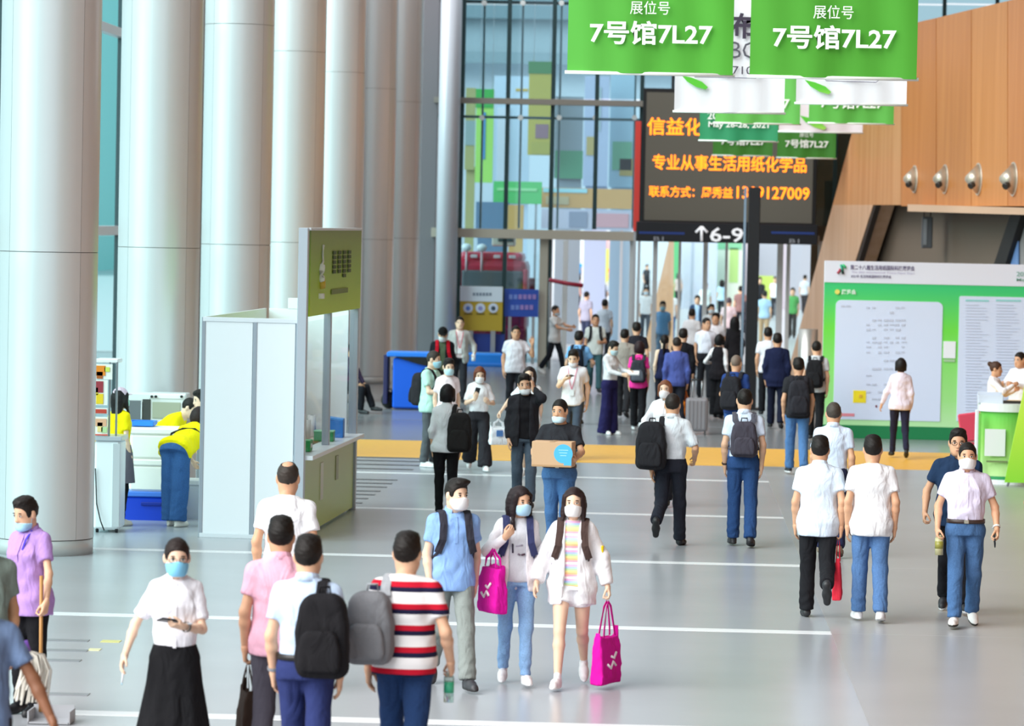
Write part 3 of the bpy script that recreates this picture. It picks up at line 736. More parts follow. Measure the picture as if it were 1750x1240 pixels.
def tote(label, top, w, d, h, ang, c, tilt=0, handle=.26, logo=None, cat='bag', name='tote_bag', hand_d=None):
    """open tote hanging from a point (the hand): handles up to it"""
    root = thing(name, label, cat, top, ang); m = fab(c)
    T = rotx(tilt); zt = -handle
    def q(p): return T@np.array(p, float)
    G = Grid((-w*.6, -d*.8-.02, zt-h-.03), (w*.6, d*.8+.02, zt+.02), .012)
    def f(x, y, z):
        t = np.clip((zt-z)/h, 0, 1); W_ = w/2*np.interp(t, [0, .1, .85, 1], [.93, .96, 1, .97]); D_ = d/2*np.interp(t, [0, .3, .85, 1], [.35, .7, 1, .9]); sag = .018*np.cos(x/w*2*pi)
        return np.maximum(np.maximum(np.abs(x)-W_, np.abs(y)-D_), np.maximum(z-zt+sag*1.0-.018, zt-h-z))
    G.put(f, (-w/2, -d/2, zt-h), (w/2, d/2, zt), 0); G.warp(.005, .8, w*7)
    def sub(x, y, z): return np.maximum(np.maximum(np.abs(x)-w*.44, np.abs(y)-d*.16-.006), zt-.06-z)
    G.F = np.maximum(G.F, -sub(*G.xyz((slice(None),)*3)).astype(np.float32))
    V, F = G.mesh(); N_TRI[0] += 2*len(F)
    newmesh('bag_body', V@T.T, F, m, root)
    for s in (-1, 1):
        tube('handle', [q(p) for p in ((-w*.28, s*d*.2, zt-.05), (-w*.24, s*d*.16, zt+.02), (-w*.10, s*.012, -.05), (0, s*.008, -.012), (w*.10, s*.012, -.05), (w*.24, s*d*.16, zt+.02), (w*.28, s*d*.2, zt-.05))], 0, m, root, 4, (.028, .005), up=(0, 1, 0) if False else None)
    if logo:
        lm = mat('#f4eef2', .7); k = w*.5
        zz = zt-h*.30
        for pts in logo:
            for s in (-1, 1): tube('print', [q((a*k, s*(d*.5+.004)*b0, zt-h*b)) for a, b, b0 in [(p[0], p[1], np.interp(p[1], [0, .3, .85, 1], [.55, .78, 1.02, .95])) for p in pts]], .011, lm, root, 5)
    return root

# ------------------------------------------------------------------ the hall
def fix(root):
    inv = Matrix.Translation(root.location).inverted()
    for c in root.children: c.matrix_parent_inverse = inv
    return root
def S_(o, name=None): o['kind'] = 'structure'; return o
def ry(name, x0, y0, x1, y1, Y, m, parent=None, th=.05, bev=.004, kind=None, front=0, label=None):
    """upright box facing the hall entrance: its outline read off at the distance Y"""
    Y = Y-front; a = hit_y(x0, (y0+y1)/2, Y)[0]; b = hit_y(x1, (y0+y1)/2, Y)[0]; t = hit_y((x0+x1)/2, y0, Y)[2]; u = hit_y((x0+x1)/2, y1, Y)[2]
    return box(name, ((a+b)/2, Y+th/2, (t+u)/2), (abs(b-a), th, abs(t-u)), m, parent, min(bev, th*.4), None, kind, label=label)
def px(x, y, Y): return hit_y(x, y, Y)
FAC = 98.0
M_floor = mat('#adafb3', .24, var=.05, bscale=2.2, spec=.5, name='floor_stone')
M_white_line = mat('#f2f2f4', .3, name='white_inlay'); M_yellow = mat('#f4b540', .5, bump=.1, bscale=30, var=.05, name='yellow_floor')
M_alu = mat('#c9cdd2', .35, .6, name='aluminium'); M_dark = mat('#1a1b1f', .4, name='dark_metal'); M_whitep = mat('#f1f3f6', .45, name='white_panel')
M_steel = mat('#b9bcc0', .3, .8, name='steel'); M_grey = mat('#8d9094', .5, name='grey_metal'); M_beige = mat('#b6aea0', .5, .2, name='door_frame')
M_black = mat('#101114', .5, name='black')
# floor: one base with slabs between white stone inlays
fl = thing('floor', None, None, (0, 0, 0)); fl['kind'] = 'structure'
box('base', (20, 130, -.15), (160, 300, .2), mat('#9b9da1', .35, name='floor_base'), fl, 0)
Ya = hit_z(900, 1068)[1]; Yb = hit_z(1150, 961)[1]; sp = Yb-Ya; XE = hit_z(1420, 1080)[0]
yl0 = hit_z(900, 787)[1]; yl1 = hit_z(900, 757)[1]
lines = [Ya+sp*k for k in range(-5, 4)]
edges = [-6.0]+lines+[yl0]
for i in range(len(edges)-1):
    a, b = edges[i]+.14, edges[i+1]-.14
    box('slab', (8.3+(-9.5+XE)/2-8.3, (a+b)/2, -.02), (9.5+XE, b-a, .04), M_floor, fl, .002)
    box('slab', ((XE+16)/2, (a+b)/2, -.02), (16-XE, b-a+.275, .04), mat('#a9a7a7', .3, var=.05, bscale=2.2, name='floor_stone_warm'), fl, .002)
for y in lines: box('inlay', ((XE-9.5)/2, y, -.02), (XE+9.5, .26, .041), M_white_line, fl, .002)
for y in []: box('joint', ((XE+16)/2, y, -.022), (16-XE, .26, .042), mat('#adadad', .35, name='floor_joint'), fl, .002)
box('yellow_strip', (3, (yl0+yl1)/2, -.02), (26, yl1-yl0, .041), M_yellow, fl, .002)
for k in range(6):
    a = yl1+.02+k*6.6; box('slab', (3, a+3.28, -.02), (26, 6.52, .04), mat('#8d8e91', .22, var=.05, bscale=2.2, name='floor_stone_dim'), fl, .002)
box('slab', (10, 185.5, -.02), (120, 165, .04), mat('#c4c6ca', .3, name='floor_stone_far'), fl, .002)
M_strip = mat('#3b3d42', .3, name='painted_reflection_dark')  # dark reflections on the glossy floor, painted as thin strips
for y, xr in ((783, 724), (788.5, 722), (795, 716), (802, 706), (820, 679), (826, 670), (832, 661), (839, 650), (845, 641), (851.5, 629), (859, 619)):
    p = hit_z(xr, y+.4); q = hit_z(560, y-.8); box('reflection_strip', ((p[0]+q[0])/2, p[1], -.015), (p[0]-q[0], .17 if y > 810 else .22, .04), M_strip, fl, .002)
for y, xr in ((1095, 152), (1112, 150), (1129, 138), (1187, 152)):  # paler strips that paint the reflected stripes near the cleaner
    p = hit_z(xr, y); q = hit_z(62, y-2); box('reflection_strip', ((p[0]+q[0])/2, p[1], -.015), (p[0]-q[0], .15, .04), mat('#85878c', .3, name='painted_reflection_grey'), fl, .002)
for c_, x0, x1, y in (('#d8cf7a', 172, 206, 1096), ('#e2dbab', 150, 172, 1110)):
    p = hit_z(x1, y); q = hit_z(x0, y); box('mark', ((p[0]+q[0])/2, p[1], -.016), (p[0]-q[0], .16, .04), mat(c_, .4, name='floor_mark'), fl, .002)

# columns
CXC = hit_y(83, 400, 40.8)[0]; CRr = .545
M_col = mat('#d9d9d9', .33, .35, name='column_cladding'); M_seam = mat('#8a8784', .5, .3, name='seam')
def column(i, Y):
    root = thing('column', None, None, (CXC, Y, 0)); root['kind'] = 'structure'
    cyl('core', (0, 0, 0), (0, 0, 13.5), CRr-.012, M_seam, root, n=40)
    zs = [.0, .17, 3.3, 6.74, 10.18, 13.5]; g = .006
    for k in range(1, 5):
        for q in range(4):
            a0 = q*pi/2+.86+g/2; a1 = a0+pi/2-g; V, F = [], []; n = 12
            for j in range(n+1):
                a = a0+(a1-a0)*j/n
                for r, z in ((CRr, zs[k]+.004), (CRr, zs[k+1]-.004), (CRr-.009, zs[k+1]-.004), (CRr-.009, zs[k]+.004), (CRr, zs[k]+.004), (CRr, zs[k+1]-.004)): V.append((r*cos(a), r*sin(a), z))
            for j in range(n):
                F.append((j*6, (j+1)*6, (j+1)*6+1, j*6+1)); F.append((j*6+5, (j+1)*6+5, (j+1)*6+2, j*6+2)); F.append((j*6+3, (j+1)*6+3, (j+1)*6+4, j*6+4))
            me = newmesh('panel', V, F, M_col, root, True)
    cyl('base_ring', (0, 0, 0), (0, 0, .165), CRr-.004, mat('#c9c8c6', .35, .2, name='base_ring'), root, n=40)
for i in range(7): column(i, 40.8+9*i)
# left glass front behind the columns
lw = thing('wall_left', None, None, (-9.8, 60, 0)); lw['kind'] = 'structure'
M_gteal = glass_mat((.80, .97, .97), .03)
M_mull = mat('#4a5458', .4, .4, name='mullion')
ys = [28+3.0*k for k in range(17)]
for k, y in enumerate(ys):
    box('mullion', (-9.8, y, 5.2), (.12, .09, 10.4), M_mull, lw)
    if k < len(ys)-1:
        for z0, z1 in ((.15, 3.35), (3.55, 6.9), (7.05, 10.2)): box('pane', (-9.8, y+1.5, (z0+z1)/2), (.02, 2.88, z1-z0), M_gteal, lw, 0)
for z0, z1 in ((.15, 3.35), (3.55, 6.9), (7.05, 10.2)): box('pane', (-9.8, 95.3, (z0+z1)/2), (.02, 5.2, z1-z0), M_gteal, lw, 0)
for k in range(3): box('shading_panel', (-9.9, 79.6+5.2*k, 7), (.3, 5.14, 14), mat('#8b8984', .7, name='shading_panel_grey'), lw, .01)  # opaque panels added in the glass front to shade the far columns
for z in (.07, 3.45, 6.97, 10.3): box('transom', (-9.8, 52, z), (.16, 48.2, .16), M_alu, lw)
fix(lw)
ext = thing('exterior_building', None, None, (-46, 300, 0)); ext['kind'] = 'structure'
box('block', (-46, 300, 10), (16, 140, 20), mat('#63c6c4', .4, name='teal_cladding'), ext)
box('roof_band', (-46, 300, 20.4), (16.4, 140, .8), mat('#cfeeee', .4, name='band'), ext)
fix(ext)
box('exterior_ground', (-60, 150, -.12), (100, 320, .1), mat('#b9beb8', .9, name='paving'), None, 0, kind='structure')

# right side of the hall: wall, out of the photo's frame but lighting it
wr = thing('wall_right', None, None, (17.5, 50, 0)); wr['kind'] = 'structure'
M_wood = wood_mat('#b8703a', '#cf8a4e', 4); M_wood2 = wood_mat('#c07a40', '#d49156', 4); M_woodp = wood_mat('#c99d78', '#d8b191', 4)
for k in range(20): box('panel', (17.5, -4+6*k, 7.5), (.2, 5.96, 15), M_wood if k % 2 else M_wood2, wr, .01)
fix(wr)

# glazed end wall with doors
ew = thing('wall_end', None, None, (0, FAC, 0)); ew['kind'] = 'structure'
M_gl = glass_mat((.66, .80, .84), .05); M_fm = mat('#2d4548', .4, .4, name='mullion_dark'); M_fin = mat('#6f8a8c', .35, .3, name='glass_fin')
vx = [790, 868, 945, 1020, 1097]
rows = [(-60, 5), (8, 168), (177, 392)]
def lean(x, y): return x-(y-180)*.021
for j, x in enumerate(vx):
    X = px(x, 180, FAC)[0]; zb = px(x, 392, FAC)[2] if j > 2 else 0
    box('mullion', (X, FAC, (zb+11)/2), (.11, .14, 11-zb), M_fm, ew)
    for y0, y1 in rows:
        z1, z0 = px(x, y0, FAC)[2], px(x, y1, FAC)[2]
        if j < len(vx)-1:
            X2 = px(vx[j+1], 180, FAC)[0]; box('pane', ((X+X2)/2, FAC+.02, (z0+z1)/2), (X2-X-.11, .02, z1-z0), M_gl, ew, 0)
    if j < 2:
        X2 = px(vx[j+1], 180, FAC)[0]; z1 = px(x, 402, FAC)[2]; box('pane', ((X+X2)/2, FAC+.02, z1/2+.05), (X2-X-.11, .02, z1-.1), M_gl, ew, 0)
for x in (824, 890, 956, 1018, 1085):
    X = px(x, 180, FAC)[0]; zb = px(x, 390, FAC)[2]; box('glass_fin', (X, FAC+.35, (zb+11)/2), (.05, .25, 11-zb), M_fin, ew)
    for y in (5, 201): 
        z = px(x, y, FAC)[2]; cyl('spider_fitting', (X, FAC-.06, z), (X, FAC+.25, z), .07, mat('#dfe6e6', .3, .3, name='fitting'), ew, n=12)
X0, X1 = px(742, 200, FAC)[0], px(1100, 200, FAC)[0]
M_tr = mat('#8d8880', .45, .3, name='transom')
box('transom', ((X0+X1)/2, FAC-.12, px(900, 174, FAC)[2]), (X1-X0, .3, .15), M_tr, ew)
box('tie_rod', ((X0+X1)/2, FAC+.1, px(900, 201, FAC)[2]), (X1-X0, .06, .07), M_fin, ew)
box('tie_rod', ((X0+X1)/2, FAC+.1, px(900, 4, FAC)[2]), (X1-X0, .06, .08), M_fm, ew)
X1b = px(930, 396, FAC)[0]; X9 = px(1400, 396, FAC)[0]
box('lintel', ((X0+X9)/2, FAC-.1, px(900, 400, FAC)[2]), (X9-X0, .34, .24), M_beige, ew)
cyl('white_column', (px(766, 300, FAC-.5)[0], FAC-.5, 0), (px(766, 300, FAC-.5)[0], FAC-.5, 12), .28, mat('#d3d7e0', .4, .2, name='white_column'), ew, n=28)
# glass above and right of the screen
for x0, x1 in ((1097, 1180), (1180, 1262), (1262, 1345), (1345, 1430), (1430, 1520), (1520, 1610), (1610, 1700), (1700, 1790)):
    a, b = px(x0, 180, FAC)[0], px(x1, 180, FAC)[0]
    box('mullion', (b, FAC, 7.6), (.10, .14, 8), M_fm, ew)
    for y0, y1 in ((-60, 5), (8, 168), (177, 385)):
        z1, z0 = px(x0, y0, FAC)[2], px(x0, y1, FAC)[2]; box('pane', ((a+b)/2, FAC+.02, (z0+z1)/2), (b-a-.1, .02, z1-z0), M_gl, ew, 0)
box('end_pier', ((px(680, 300, FAC)[0]+px(746, 300, FAC)[0])/2, FAC+.2, 5.5), (px(746, 300, FAC)[0]-px(680, 300, FAC)[0], .4, 11), mat('#77757a', .6, name='pier_grey'), ew, .01)
# door frames and glass leaves
def dpost(x, w, m=M_beige, name='door_post', dy=0):
    X = px(x, 520, FAC)[0]; box(name, (X, FAC+dy, 1.72), (w, .22, 3.44), m, ew, .01)
dpost(928, .23)
for x in (1078, 1118, 1400): dpost(x, .12, mat('#cfd3d4', .4, .3, name='door_post_light'))
for x, w in ((1160, .07), (1204, .12), (1240, .07), (1332, .16), (1346, .10)): dpost(x, w, mat('#e6eaea', .4, .2, name='door_rail'), 'door_stile', .3)
M_gd = glass_mat((.88, .96, .96), .04)
for x0, x1 in ((1082, 1116), (1122, 1158), (1162, 1202), (1208, 1238), (1296, 1328), (1350, 1396)):
    a, b = px(x0, 520, FAC)[0], px(x1, 520, FAC)[0]; box('door_leaf', ((a+b)/2, FAC+.3, 1.7), (b-a, .02, 3.3), M_gd, ew, 0)
# an open leaf with its bar
Xd = px(965, 520, FAC-.9)[0]
box('door_leaf', (Xd-.02, FAC-.5, 1.65), (.03, .9, 3.2), M_gd, ew, 0); box('door_stile', (Xd, FAC-.95, 1.68), (.13, .10, 3.3), mat('#dfe3e4', .4, .2, name='door_rail'), ew)
fix(ew)

# ------------------------------------------------------------------ beyond the glass
def panel(name, label, cat, x0, y0, x1, y1, Y, c, bands=(), th=.08, group=None):
    a = hit_y((x0+x1)/2, y1, Y); r = thing(name, label, cat, (a[0], Y, a[2]), 0, group)
    ry('board' if cat != 'banner' else 'cloth', x0, y0, x1, y1, Y, mat(c, .7, name='print'), r, th)
    for (p0, q0, p1, q1, cc) in bands: ry('print', x0+(x1-x0)*p0, y0+(y1-y0)*q0, x0+(x1-x0)*p1, y0+(y1-y0)*q1, Y, mat(cc, .7, name='print'), r, .02, 0, front=.02)
    if cat in ('sign', 'counter') and a[2] > .3:
        for q in (.12, .88): X = hit_y(x0+(x1-x0)*q, y1, Y)[0]; box('leg', (X, Y+.06, a[2]/2), (.07, .05, a[2]), M_alu, r)
    elif a[2] > .3 and name != 'pillar_sign':
        t_ = hit_y((x0+x1)/2, y0, Y)[2]
        if cat == 'banner':
            for q in (.15, .85): X = hit_y(x0+(x1-x0)*q, y1, Y)[0]; cyl('cable', (X, Y+.04, t_), (X, Y+.04, 16), .01, M_alu, r, n=5)
        else: box('core', ((hit_y(x0, y1, Y)[0]+hit_y(x1, y1, Y)[0])/2, Y+.2, a[2]/2+.05), (.9*(hit_y(x1, y1, Y)[0]-hit_y(x0, y1, Y)[0]), .1, a[2]+.1), mat(c, .7, name='print'), r)
    return fix(r)
hb = thing('wall_far', None, None, (0, 264, 0)); hb['kind'] = 'structure'
ry('far_panel', 600, -120, 1500, 112, 262, mat('#aebfc6', .8, name='far_ceiling_band'), hb, .3)
ry('far_panel', 600, 112, 1500, 482, 263, mat('#d7e0e8', .8, name='far_wall'), hb, .3)
ry('far_panel', 600, -120, 1500, 35, 261, mat('#7d949c', .8, name='far_dark_band'), hb, .3)
ry('far_beam', 600, 92, 1500, 112, 261, mat('#8fa3aa', .8, name='far_beam'), hb, .3)
fix(hb)
panel('hanging_banner', 'lime green banner with a column of blue lettering behind the glass', 'banner', 813, 152, 843, 312, 118, '#a5dd6c', [(0, 0, 1, .2, '#3fae53'), (.35, .25, .55, .75, '#4a90c8')])
panel('booth_wall', 'tall pale blue and white exhibition wall behind the glass', 'booth wall', 843, 130, 905, 345, 120, '#c9dcf0', [(.1, .25, .45, .9, '#dfe6f6'), (.62, .1, .95, .12, '#cfae4a')])
panel('hanging_banner', 'olive yellow banner with dark green top behind the glass', 'banner', 903, 105, 943, 265, 116, '#b4a94a', [(0, 0, 1, .13, '#3f7d4a'), (.3, .67, .85, .82, '#8a6a78'), (.1, .86, .95, .99, '#a9a348')])
panel('booth_sign', 'bright green booth fascia in front of the pale exhibition wall', 'sign', 843, 310, 926, 348, 114, '#58c470', [(.08, .3, .9, .42, '#9be0a0')])
panel('booth_wall', 'dark slate blue low booth wall seen through the end glazing', 'booth wall', 813, 345, 870, 392, 113.5, '#5f7f9c')
panel('booth_wall', 'narrow mustard and grey booth wall next to the lime banner', 'booth wall', 795, 150, 812, 290, 119, '#a8a672', [(0, .4, 1, .7, '#90a4a8')])
panel('booth_sign', 'tan orange booth fascia beside the tall red bar', 'sign', 925, 322, 1082, 356, 115, '#d8a465', [(.02, 0, .5, .2, '#a8dbe6'), (.05, .4, .3, .8, '#c8b48f')])
panel('booth_wall', 'grey booth wall with green lower half behind the glazing', 'booth wall', 948, 165, 996, 305, 117, '#8d9aa6', [(0, .66, 1, 1, '#4f9472')])
panel('booth_wall', 'lilac booth wall with small ochre patches behind the glazing', 'booth wall', 998, 130, 1040, 318, 121, '#b4bfda', [(.1, .55, .4, .72, '#b9a468'), (.45, .1, .7, .5, '#a9bcc4')])
panel('booth_wall', 'blue green patterned booth wall next to the red bar', 'booth wall', 1042, 125, 1084, 320, 122, '#a3c2d4', [(.1, .6, .9, .85, '#6fae8a'), (.4, .75, .95, .9, '#b8a05a')])
panel('booth_counter', 'long pale lilac counter front under the orange fascia', 'counter', 925, 358, 1082, 392, 114, '#c3bfd0', [(.3, .1, .5, .9, '#8f93a8'), (.6, .2, .95, .9, '#d8a0a8')])
panel('booth_wall', 'orange brown curved booth end beside the green fascia', 'booth wall', 868, 350, 895, 392, 113, '#c9a05c')
panel('pillar_sign', 'tall thin red vertical bar left of the big screen', 'sign', 1084, 207, 1094, 395, FAC-.45, '#e8483f')
# hall beyond the doors
panel('booth_wall', 'white booth wall with pink stripes far beyond the open door', 'booth wall', 1036, 405, 1066, 475, 254, '#f2c9cc', [(.2, 0, .3, 1, '#e06a70'), (.6, 0, .7, 1, '#e88a90')])
panel('booth_wall', 'white booth back wall far beyond the open door', 'booth wall', 930, 400, 1012, 480, 256, '#e6eef4', [(.88, 0, 1, .5, '#5ec09a')])
panel('booth_wall', 'brown booth post far beyond the open door', 'post', 1022, 405, 1036, 460, 253, '#8f6a5c')
panel('booth_wall', 'lime yellow booth counter far beyond the open door', 'counter', 1012, 425, 1040, 490, 252, '#d4e06a')
panel('booth_wall', 'green booth edge next to the slanted timber beyond the doors', 'booth wall', 1149, 412, 1161, 530, 173, '#55b672')
panel('booth_wall', 'lilac grey booth wall behind the glass door leaves', 'booth wall', 1161, 412, 1225, 530, 174, '#c8cede', [(.3, 0, .36, 1, '#aab4c4'), (.7, 0, .74, 1, '#b4d0cc')])
panel('booth_wall', 'pale green booth wall behind the glass door leaves', 'booth wall', 1225, 412, 1268, 530, 175, '#cfe0cf', [(.5, .1, .85, .6, '#a5cf7e'), (0, 0, 1, .12, '#79bd93')])
panel('booth_wall', 'grey lilac booth wall right of the dark sign post', 'booth wall', 1268, 412, 1420, 530, 176, '#b9b3bd', [(.1, .5, .35, 1, '#cfe06a')])
prism('slanted_timber_fin', [px(1100, 600, 112), px(1146, 400, 112), px(1152, 400, 112), px(1150, 620, 112)], (0, .5, 0), M_woodp)
tag(bpy.data.objects['slanted_timber_fin'], 'slanted orange timber fin standing beyond the glass doors', 'timber fin')

# red truck behind the glass
def truck():
    Y = 101.5; k = px(835, 500, Y); r = thing('truck', 'red truck cab parked behind the glass end wall', 'truck', (k[0], Y, 0))
    red = mat('#c4183a', .3, name='red_paint', coat=.5); dk = mat('#5d6266', .3, name='truck_glass')
    X = k[0]; w = px(903, 500, Y)[0]-px(772, 500, Y)[0]
    def bx(name, cx, cz, sx, sz, m, dy=0, dep=.1, bev=.03, par=r): return box(name, (X+cx*w, Y+dy+dep/2, cz), (sx*w, dep, sz), m, par, bev, seg=2)
    bx('cab', 0, 1.75, 1, 2.0, red, 0, 2.2, .18); bx('roof_deck', .02, 2.80, .84, .30, mat('#dc2a4a', .3, name='red_paint_light', coat=.5), .1, 2.0, .12)
    bx('windshield', .04, 2.15, .80, .62, dk, -.03, .08, .06); bx('grille', .02, 1.15, .8, .35, mat('#7a1020', .4, name='grille'), -.03, .08, .03)
    for s in (-1, 1): bx('pillar', s*.46+.02, 2.05, .06, .9, mat('#d8475a', .3, name='pillar_red'), -.06, .1, .03)
    for s in (-.30, -.10): 
        o = ellip((X+s*w, Y-.02, 3.06), (.14, .12, .11), 14, 8); newmesh('roof_lamp', o[0], o[1], mat('#f6f7f8', .3, name='lamp'), r)
        cyl('lamp_stem', (X+s*w, Y, 2.4), (X+s*w, Y, 3.0), .03, mat('#e8c9cc', .4, name='stem'), r, n=8)
    for s, z in ((.1, 2.83), (.3, 2.83), (-.2, 2.83)): bx('marker_lamp', s, z, .09, .09, mat('#f0d4d4', .4, name='marker'), -.02, .06, .02)
    bx('bumper', 0, .72, 1.02, .34, mat('#7c1526', .4, name='bumper'), -.12, .2, .05)
    for s in (-1, 1): cyl('wheel', (X+s*.38*w, Y+.5, .45), (X+s*.38*w+s*.25, Y+.5, .45), .45, mat('#202124', .8, name='tyre'), r, n=24)
    for s in (-1, 1): bx('mirror', s*.56, 2.0, .09, .55, mat('#e4e6ea' if s < 0 else '#701828', .3, name='mirror'), -.1, .12, .04)
    bx('side_tank', -.52, 1.9, .10, 1.6, mat('#c9ccd6', .4, name='tank'), .3, .5, .05)
    bx('roof_box', .17, 3.32, .30, .42, mat('#d9d2c0', .5, name='roof_box'), .4, .8, .04); bx('roof_window', .20, 3.36, .20, .24, mat('#2d4a4a', .3, name='roof_window'), .37, .04, .01)
    fix(r)
truck()
def poster():
    Y = FAC-.3; r = thing('poster_board', 'yellow poster with white head and three round icons before the truck', 'poster', (px(822, 568, Y)[0], Y, 0))
    ry('board', 786, 489, 859, 565, Y, mat('#b8992c', .6, name='ochre_print'), r, .04); ry('head_band', 786, 489, 859, 515, Y, mat('#d5deea', .6, name='white_print'), r, .02, 0, front=.012)
    ry('stand', 800, 565, 808, 622, Y, M_steel, r, .04); ry('stand', 838, 565, 846, 622, Y, M_steel, r, .04)
    for i, x in enumerate((800, 821, 843)):
        c = px(x, 526, Y); cyl('round_icon', (c[0], Y-.012, c[2]), (c[0], Y+.01, c[2]), .125, mat('#cfd6ea', .6, name='icon_print'), r, n=24)
        cyl('icon_mark', (c[0], Y-.018, c[2]-.01), (c[0], Y+.01, c[2]-.01), .06, mat(('#5b7fd0', '#8f8fc8', '#3a4a56')[i], .6, name='icon_mark'), r, n=12)
        ry('caption', x-7, 535, x+7, 537, Y, mat('#6a5a20', .6, name='caption'), r, .012, 0, front=.014)
    for k in range(6): ry('heading', 808+k*5.6, 500, 812+k*5.6, 505, Y, mat('#7d8a9c', .6, name='heading'), r, .012, 0, front=.02)
    fix(r)
    r = thing('sign_board', 'blue sign board with two pinkish text lines in front of the truck', 'sign', (px(890, 540, Y)[0], Y+.1, 0))
    ry('board', 862, 494, 920, 541, Y+.1, mat('#2c4fae', .5, name='blue_print'), r, .05)
    for row, y in ((0, 507), (1, 525)):
        for k in range(6-row): ry('print', 870+k*8+row*3, y-4, 876+k*8+row*3, y+4, Y+.1, mat('#9a7fc0' if k > 1 else '#6f86cc', .6, name='sign_print'), r, .012, 0, front=.01)
    ry('stand', 868, 541, 873, 622, Y+.1, M_steel, r, .05); ry('stand', 908, 541, 913, 622, Y+.1, M_steel, r, .05)
    fix(r)
    r = thing('barrier', 'bright blue water barrier on the floor in front of the truck', 'barrier', (px(840, 622, FAC-.95)[0], FAC-.95, 0))
    ry('barrier_body', 792, 603, 862, 626, FAC-.95, mat('#1f86ea', .4, name='blue_plastic'), r, .35, .05); ry('barrier_foot', 788, 620, 866, 629, FAC-.95, mat('#1a6fc8', .4, name='blue_plastic_dark'), r, .5, .04, front=.05)
    ry('tape_band', 806, 570, 862, 602, FAC-.2, mat('#2a3f8c', .5, name='navy_panel'), r, .03)
    fix(r)
poster()

Y = FAC-1.3; r = thing('gate_barrier', 'dark red barrier arm on a slim post in the open doorway', 'barrier', (px(940, 560, Y)[0], Y, 0))
cyl('post', (px(940, 560, Y)[0], Y, 0), (px(940, 478, Y)[0], Y, px(940, 475, Y)[2]), .035, M_grey, r, n=10); tube('arm', [px(939, 478, Y), px(968, 484, Y-.1), px(996, 488, Y-.2)], .055, mat('#a01c38', .4, name='arm_red'), r, 8); fix(r)

# ------------------------------------------------------------------ LED screen, hanging header sign, sign post
YS = FAC-1.4
def led():
    r = thing('led_screen', 'large dark screen with three rows of orange characters', 'screen', (px(1247, 380, YS)[0], YS, px(1247, 380, YS)[2]))
    ry('housing', 1097, 153, 1397, 384, YS, M_black, r, .3, .02); ry('display', 1103, 160, 1390, 379, YS, mat('#67645a', .5, name='screen_face'), r, .04, .002, front=.02)
    m = mat('#ff7a14', .5, emit=1.6, name='led_orange')
    for s, x0, y0, x1, y1 in (('信益化学', 1106, 200, 1232, 230), ('专业从事生活用纸化学品', 1115, 263, 1378, 290), ('联系方式：周秀益', 1109, 317, 1252, 336), ('1389127009', 1259, 318, 1383, 339)):
        Y = YS-.03; o = px(x0, y1, Y); w = px(x1, y1, Y)[0]-o[0]; h = px(x0, y0, Y)[2]-o[2]
        text('led_text', s, w, h, m, o, (1, 0, 0), (0, 0, 1), r, .012)
    for q in (1150, 1340): t_ = px(q, 155, YS); box('hanger', (t_[0], YS+.15, (t_[2]+14)/2), (.08, .08, 14-t_[2]), M_dark, r)
    fix(r)
    Y = YS-.31
    r = thing('header_sign', 'black overhead sign with a white arrow and 6-9 under the screen', 'sign', (px(1240, 412, Y)[0], Y, px(1240, 412, Y)[2]))
    ry('sign_box', 1087, 381, 1398, 415, Y, mat('#15181f', .4, name='sign_black'), r, .25, .02)
    for x0, x1 in ((1092, 1170), (1318, 1392)): ry('blue_stripe', x0, 396, x1, 400, Y, mat('#1f3d86', .5, name='blue_stripe'), r, .02, 0, front=.012)
    m = mat('#e3e6ea', .5, emit=.25, name='sign_white')
    for s, x0, y0, x1, y1 in (('6-9', 1213, 388, 1270, 414), ('B1', 1117, 404, 1134, 412), ('B1', 1349, 408, 1366, 416)):
        o = px(x0, y1-1, Y-.03); w = px(x1, y1, Y-.03)[0]-o[0]; h = px(x0, y0, Y-.03)[2]-o[2]; text('lettering', s, w, h, m if len(s) > 2 else mat('#8f949c', .5, name='sign_grey'), o, (1, 0, 0), (0, 0, 1), r, .016)
    tubeY = Y-.04
    for a, b in (((1199, 412), (1199, 388)), ((1199, 387), (1189, 397)), ((1199, 387), (1209, 397))): tube('arrow', [px(*a, tubeY), px(*b, tubeY)], .032, m, r, 6)
    fix(r)
led()
pp = hit_z(1278, 700); PY = pp[1]
r = thing('sign_post', 'tall black flat signpost with steel edge standing among the crowd', 'signpost', (pp[0], PY, 0))
ry('post', 1276, 320, 1296, 700, PY, mat('#17181c', .4, name='post_black'), r, .22, .01)
a = px(1274.5, 320, PY); box('steel_edge', (a[0], PY+.11, a[2]/2), (.05, .2, a[2]), mat('#9db4c8', .25, .8, name='steel_edge'), r)
box('foot_plate', (pp[0]+.05, PY+.1, .02), (.5, .45, .04), M_dark, r)
fix(r)
box('far_wall_strip', (px(1425, 300, FAC+.3)[0], FAC+.4, 4), (1.1, .3, 8), mat('#6f5a42', .6, name='brown_wall'), None, .01, kind='structure')

# ------------------------------------------------------------------ slanted timber wall on the right
TW = thing('wall_timber', None, None, (0, 0, 0)); TW['kind'] = 'structure'
pA = hit_z(1345, 640); dv = ray(191, 390); dv = unit([dv[0], dv[1], 0]); tn = np.array([-dv[1], dv[0], 0]); tn = tn if tn[1] < 0 or tn[0] < 0 else -tn
if tn[0] > 0: tn = -tn
def tp(x, y, off=0): return hit_plane(x, y, pA+tn*off, tn)
back = -tn*.5
ttop = [(1503, 52), (1570, 38), (1640, 21), (1695, 8), (1750, -5), (1840, -28), (1950, -55)]
tlow = [350.0]
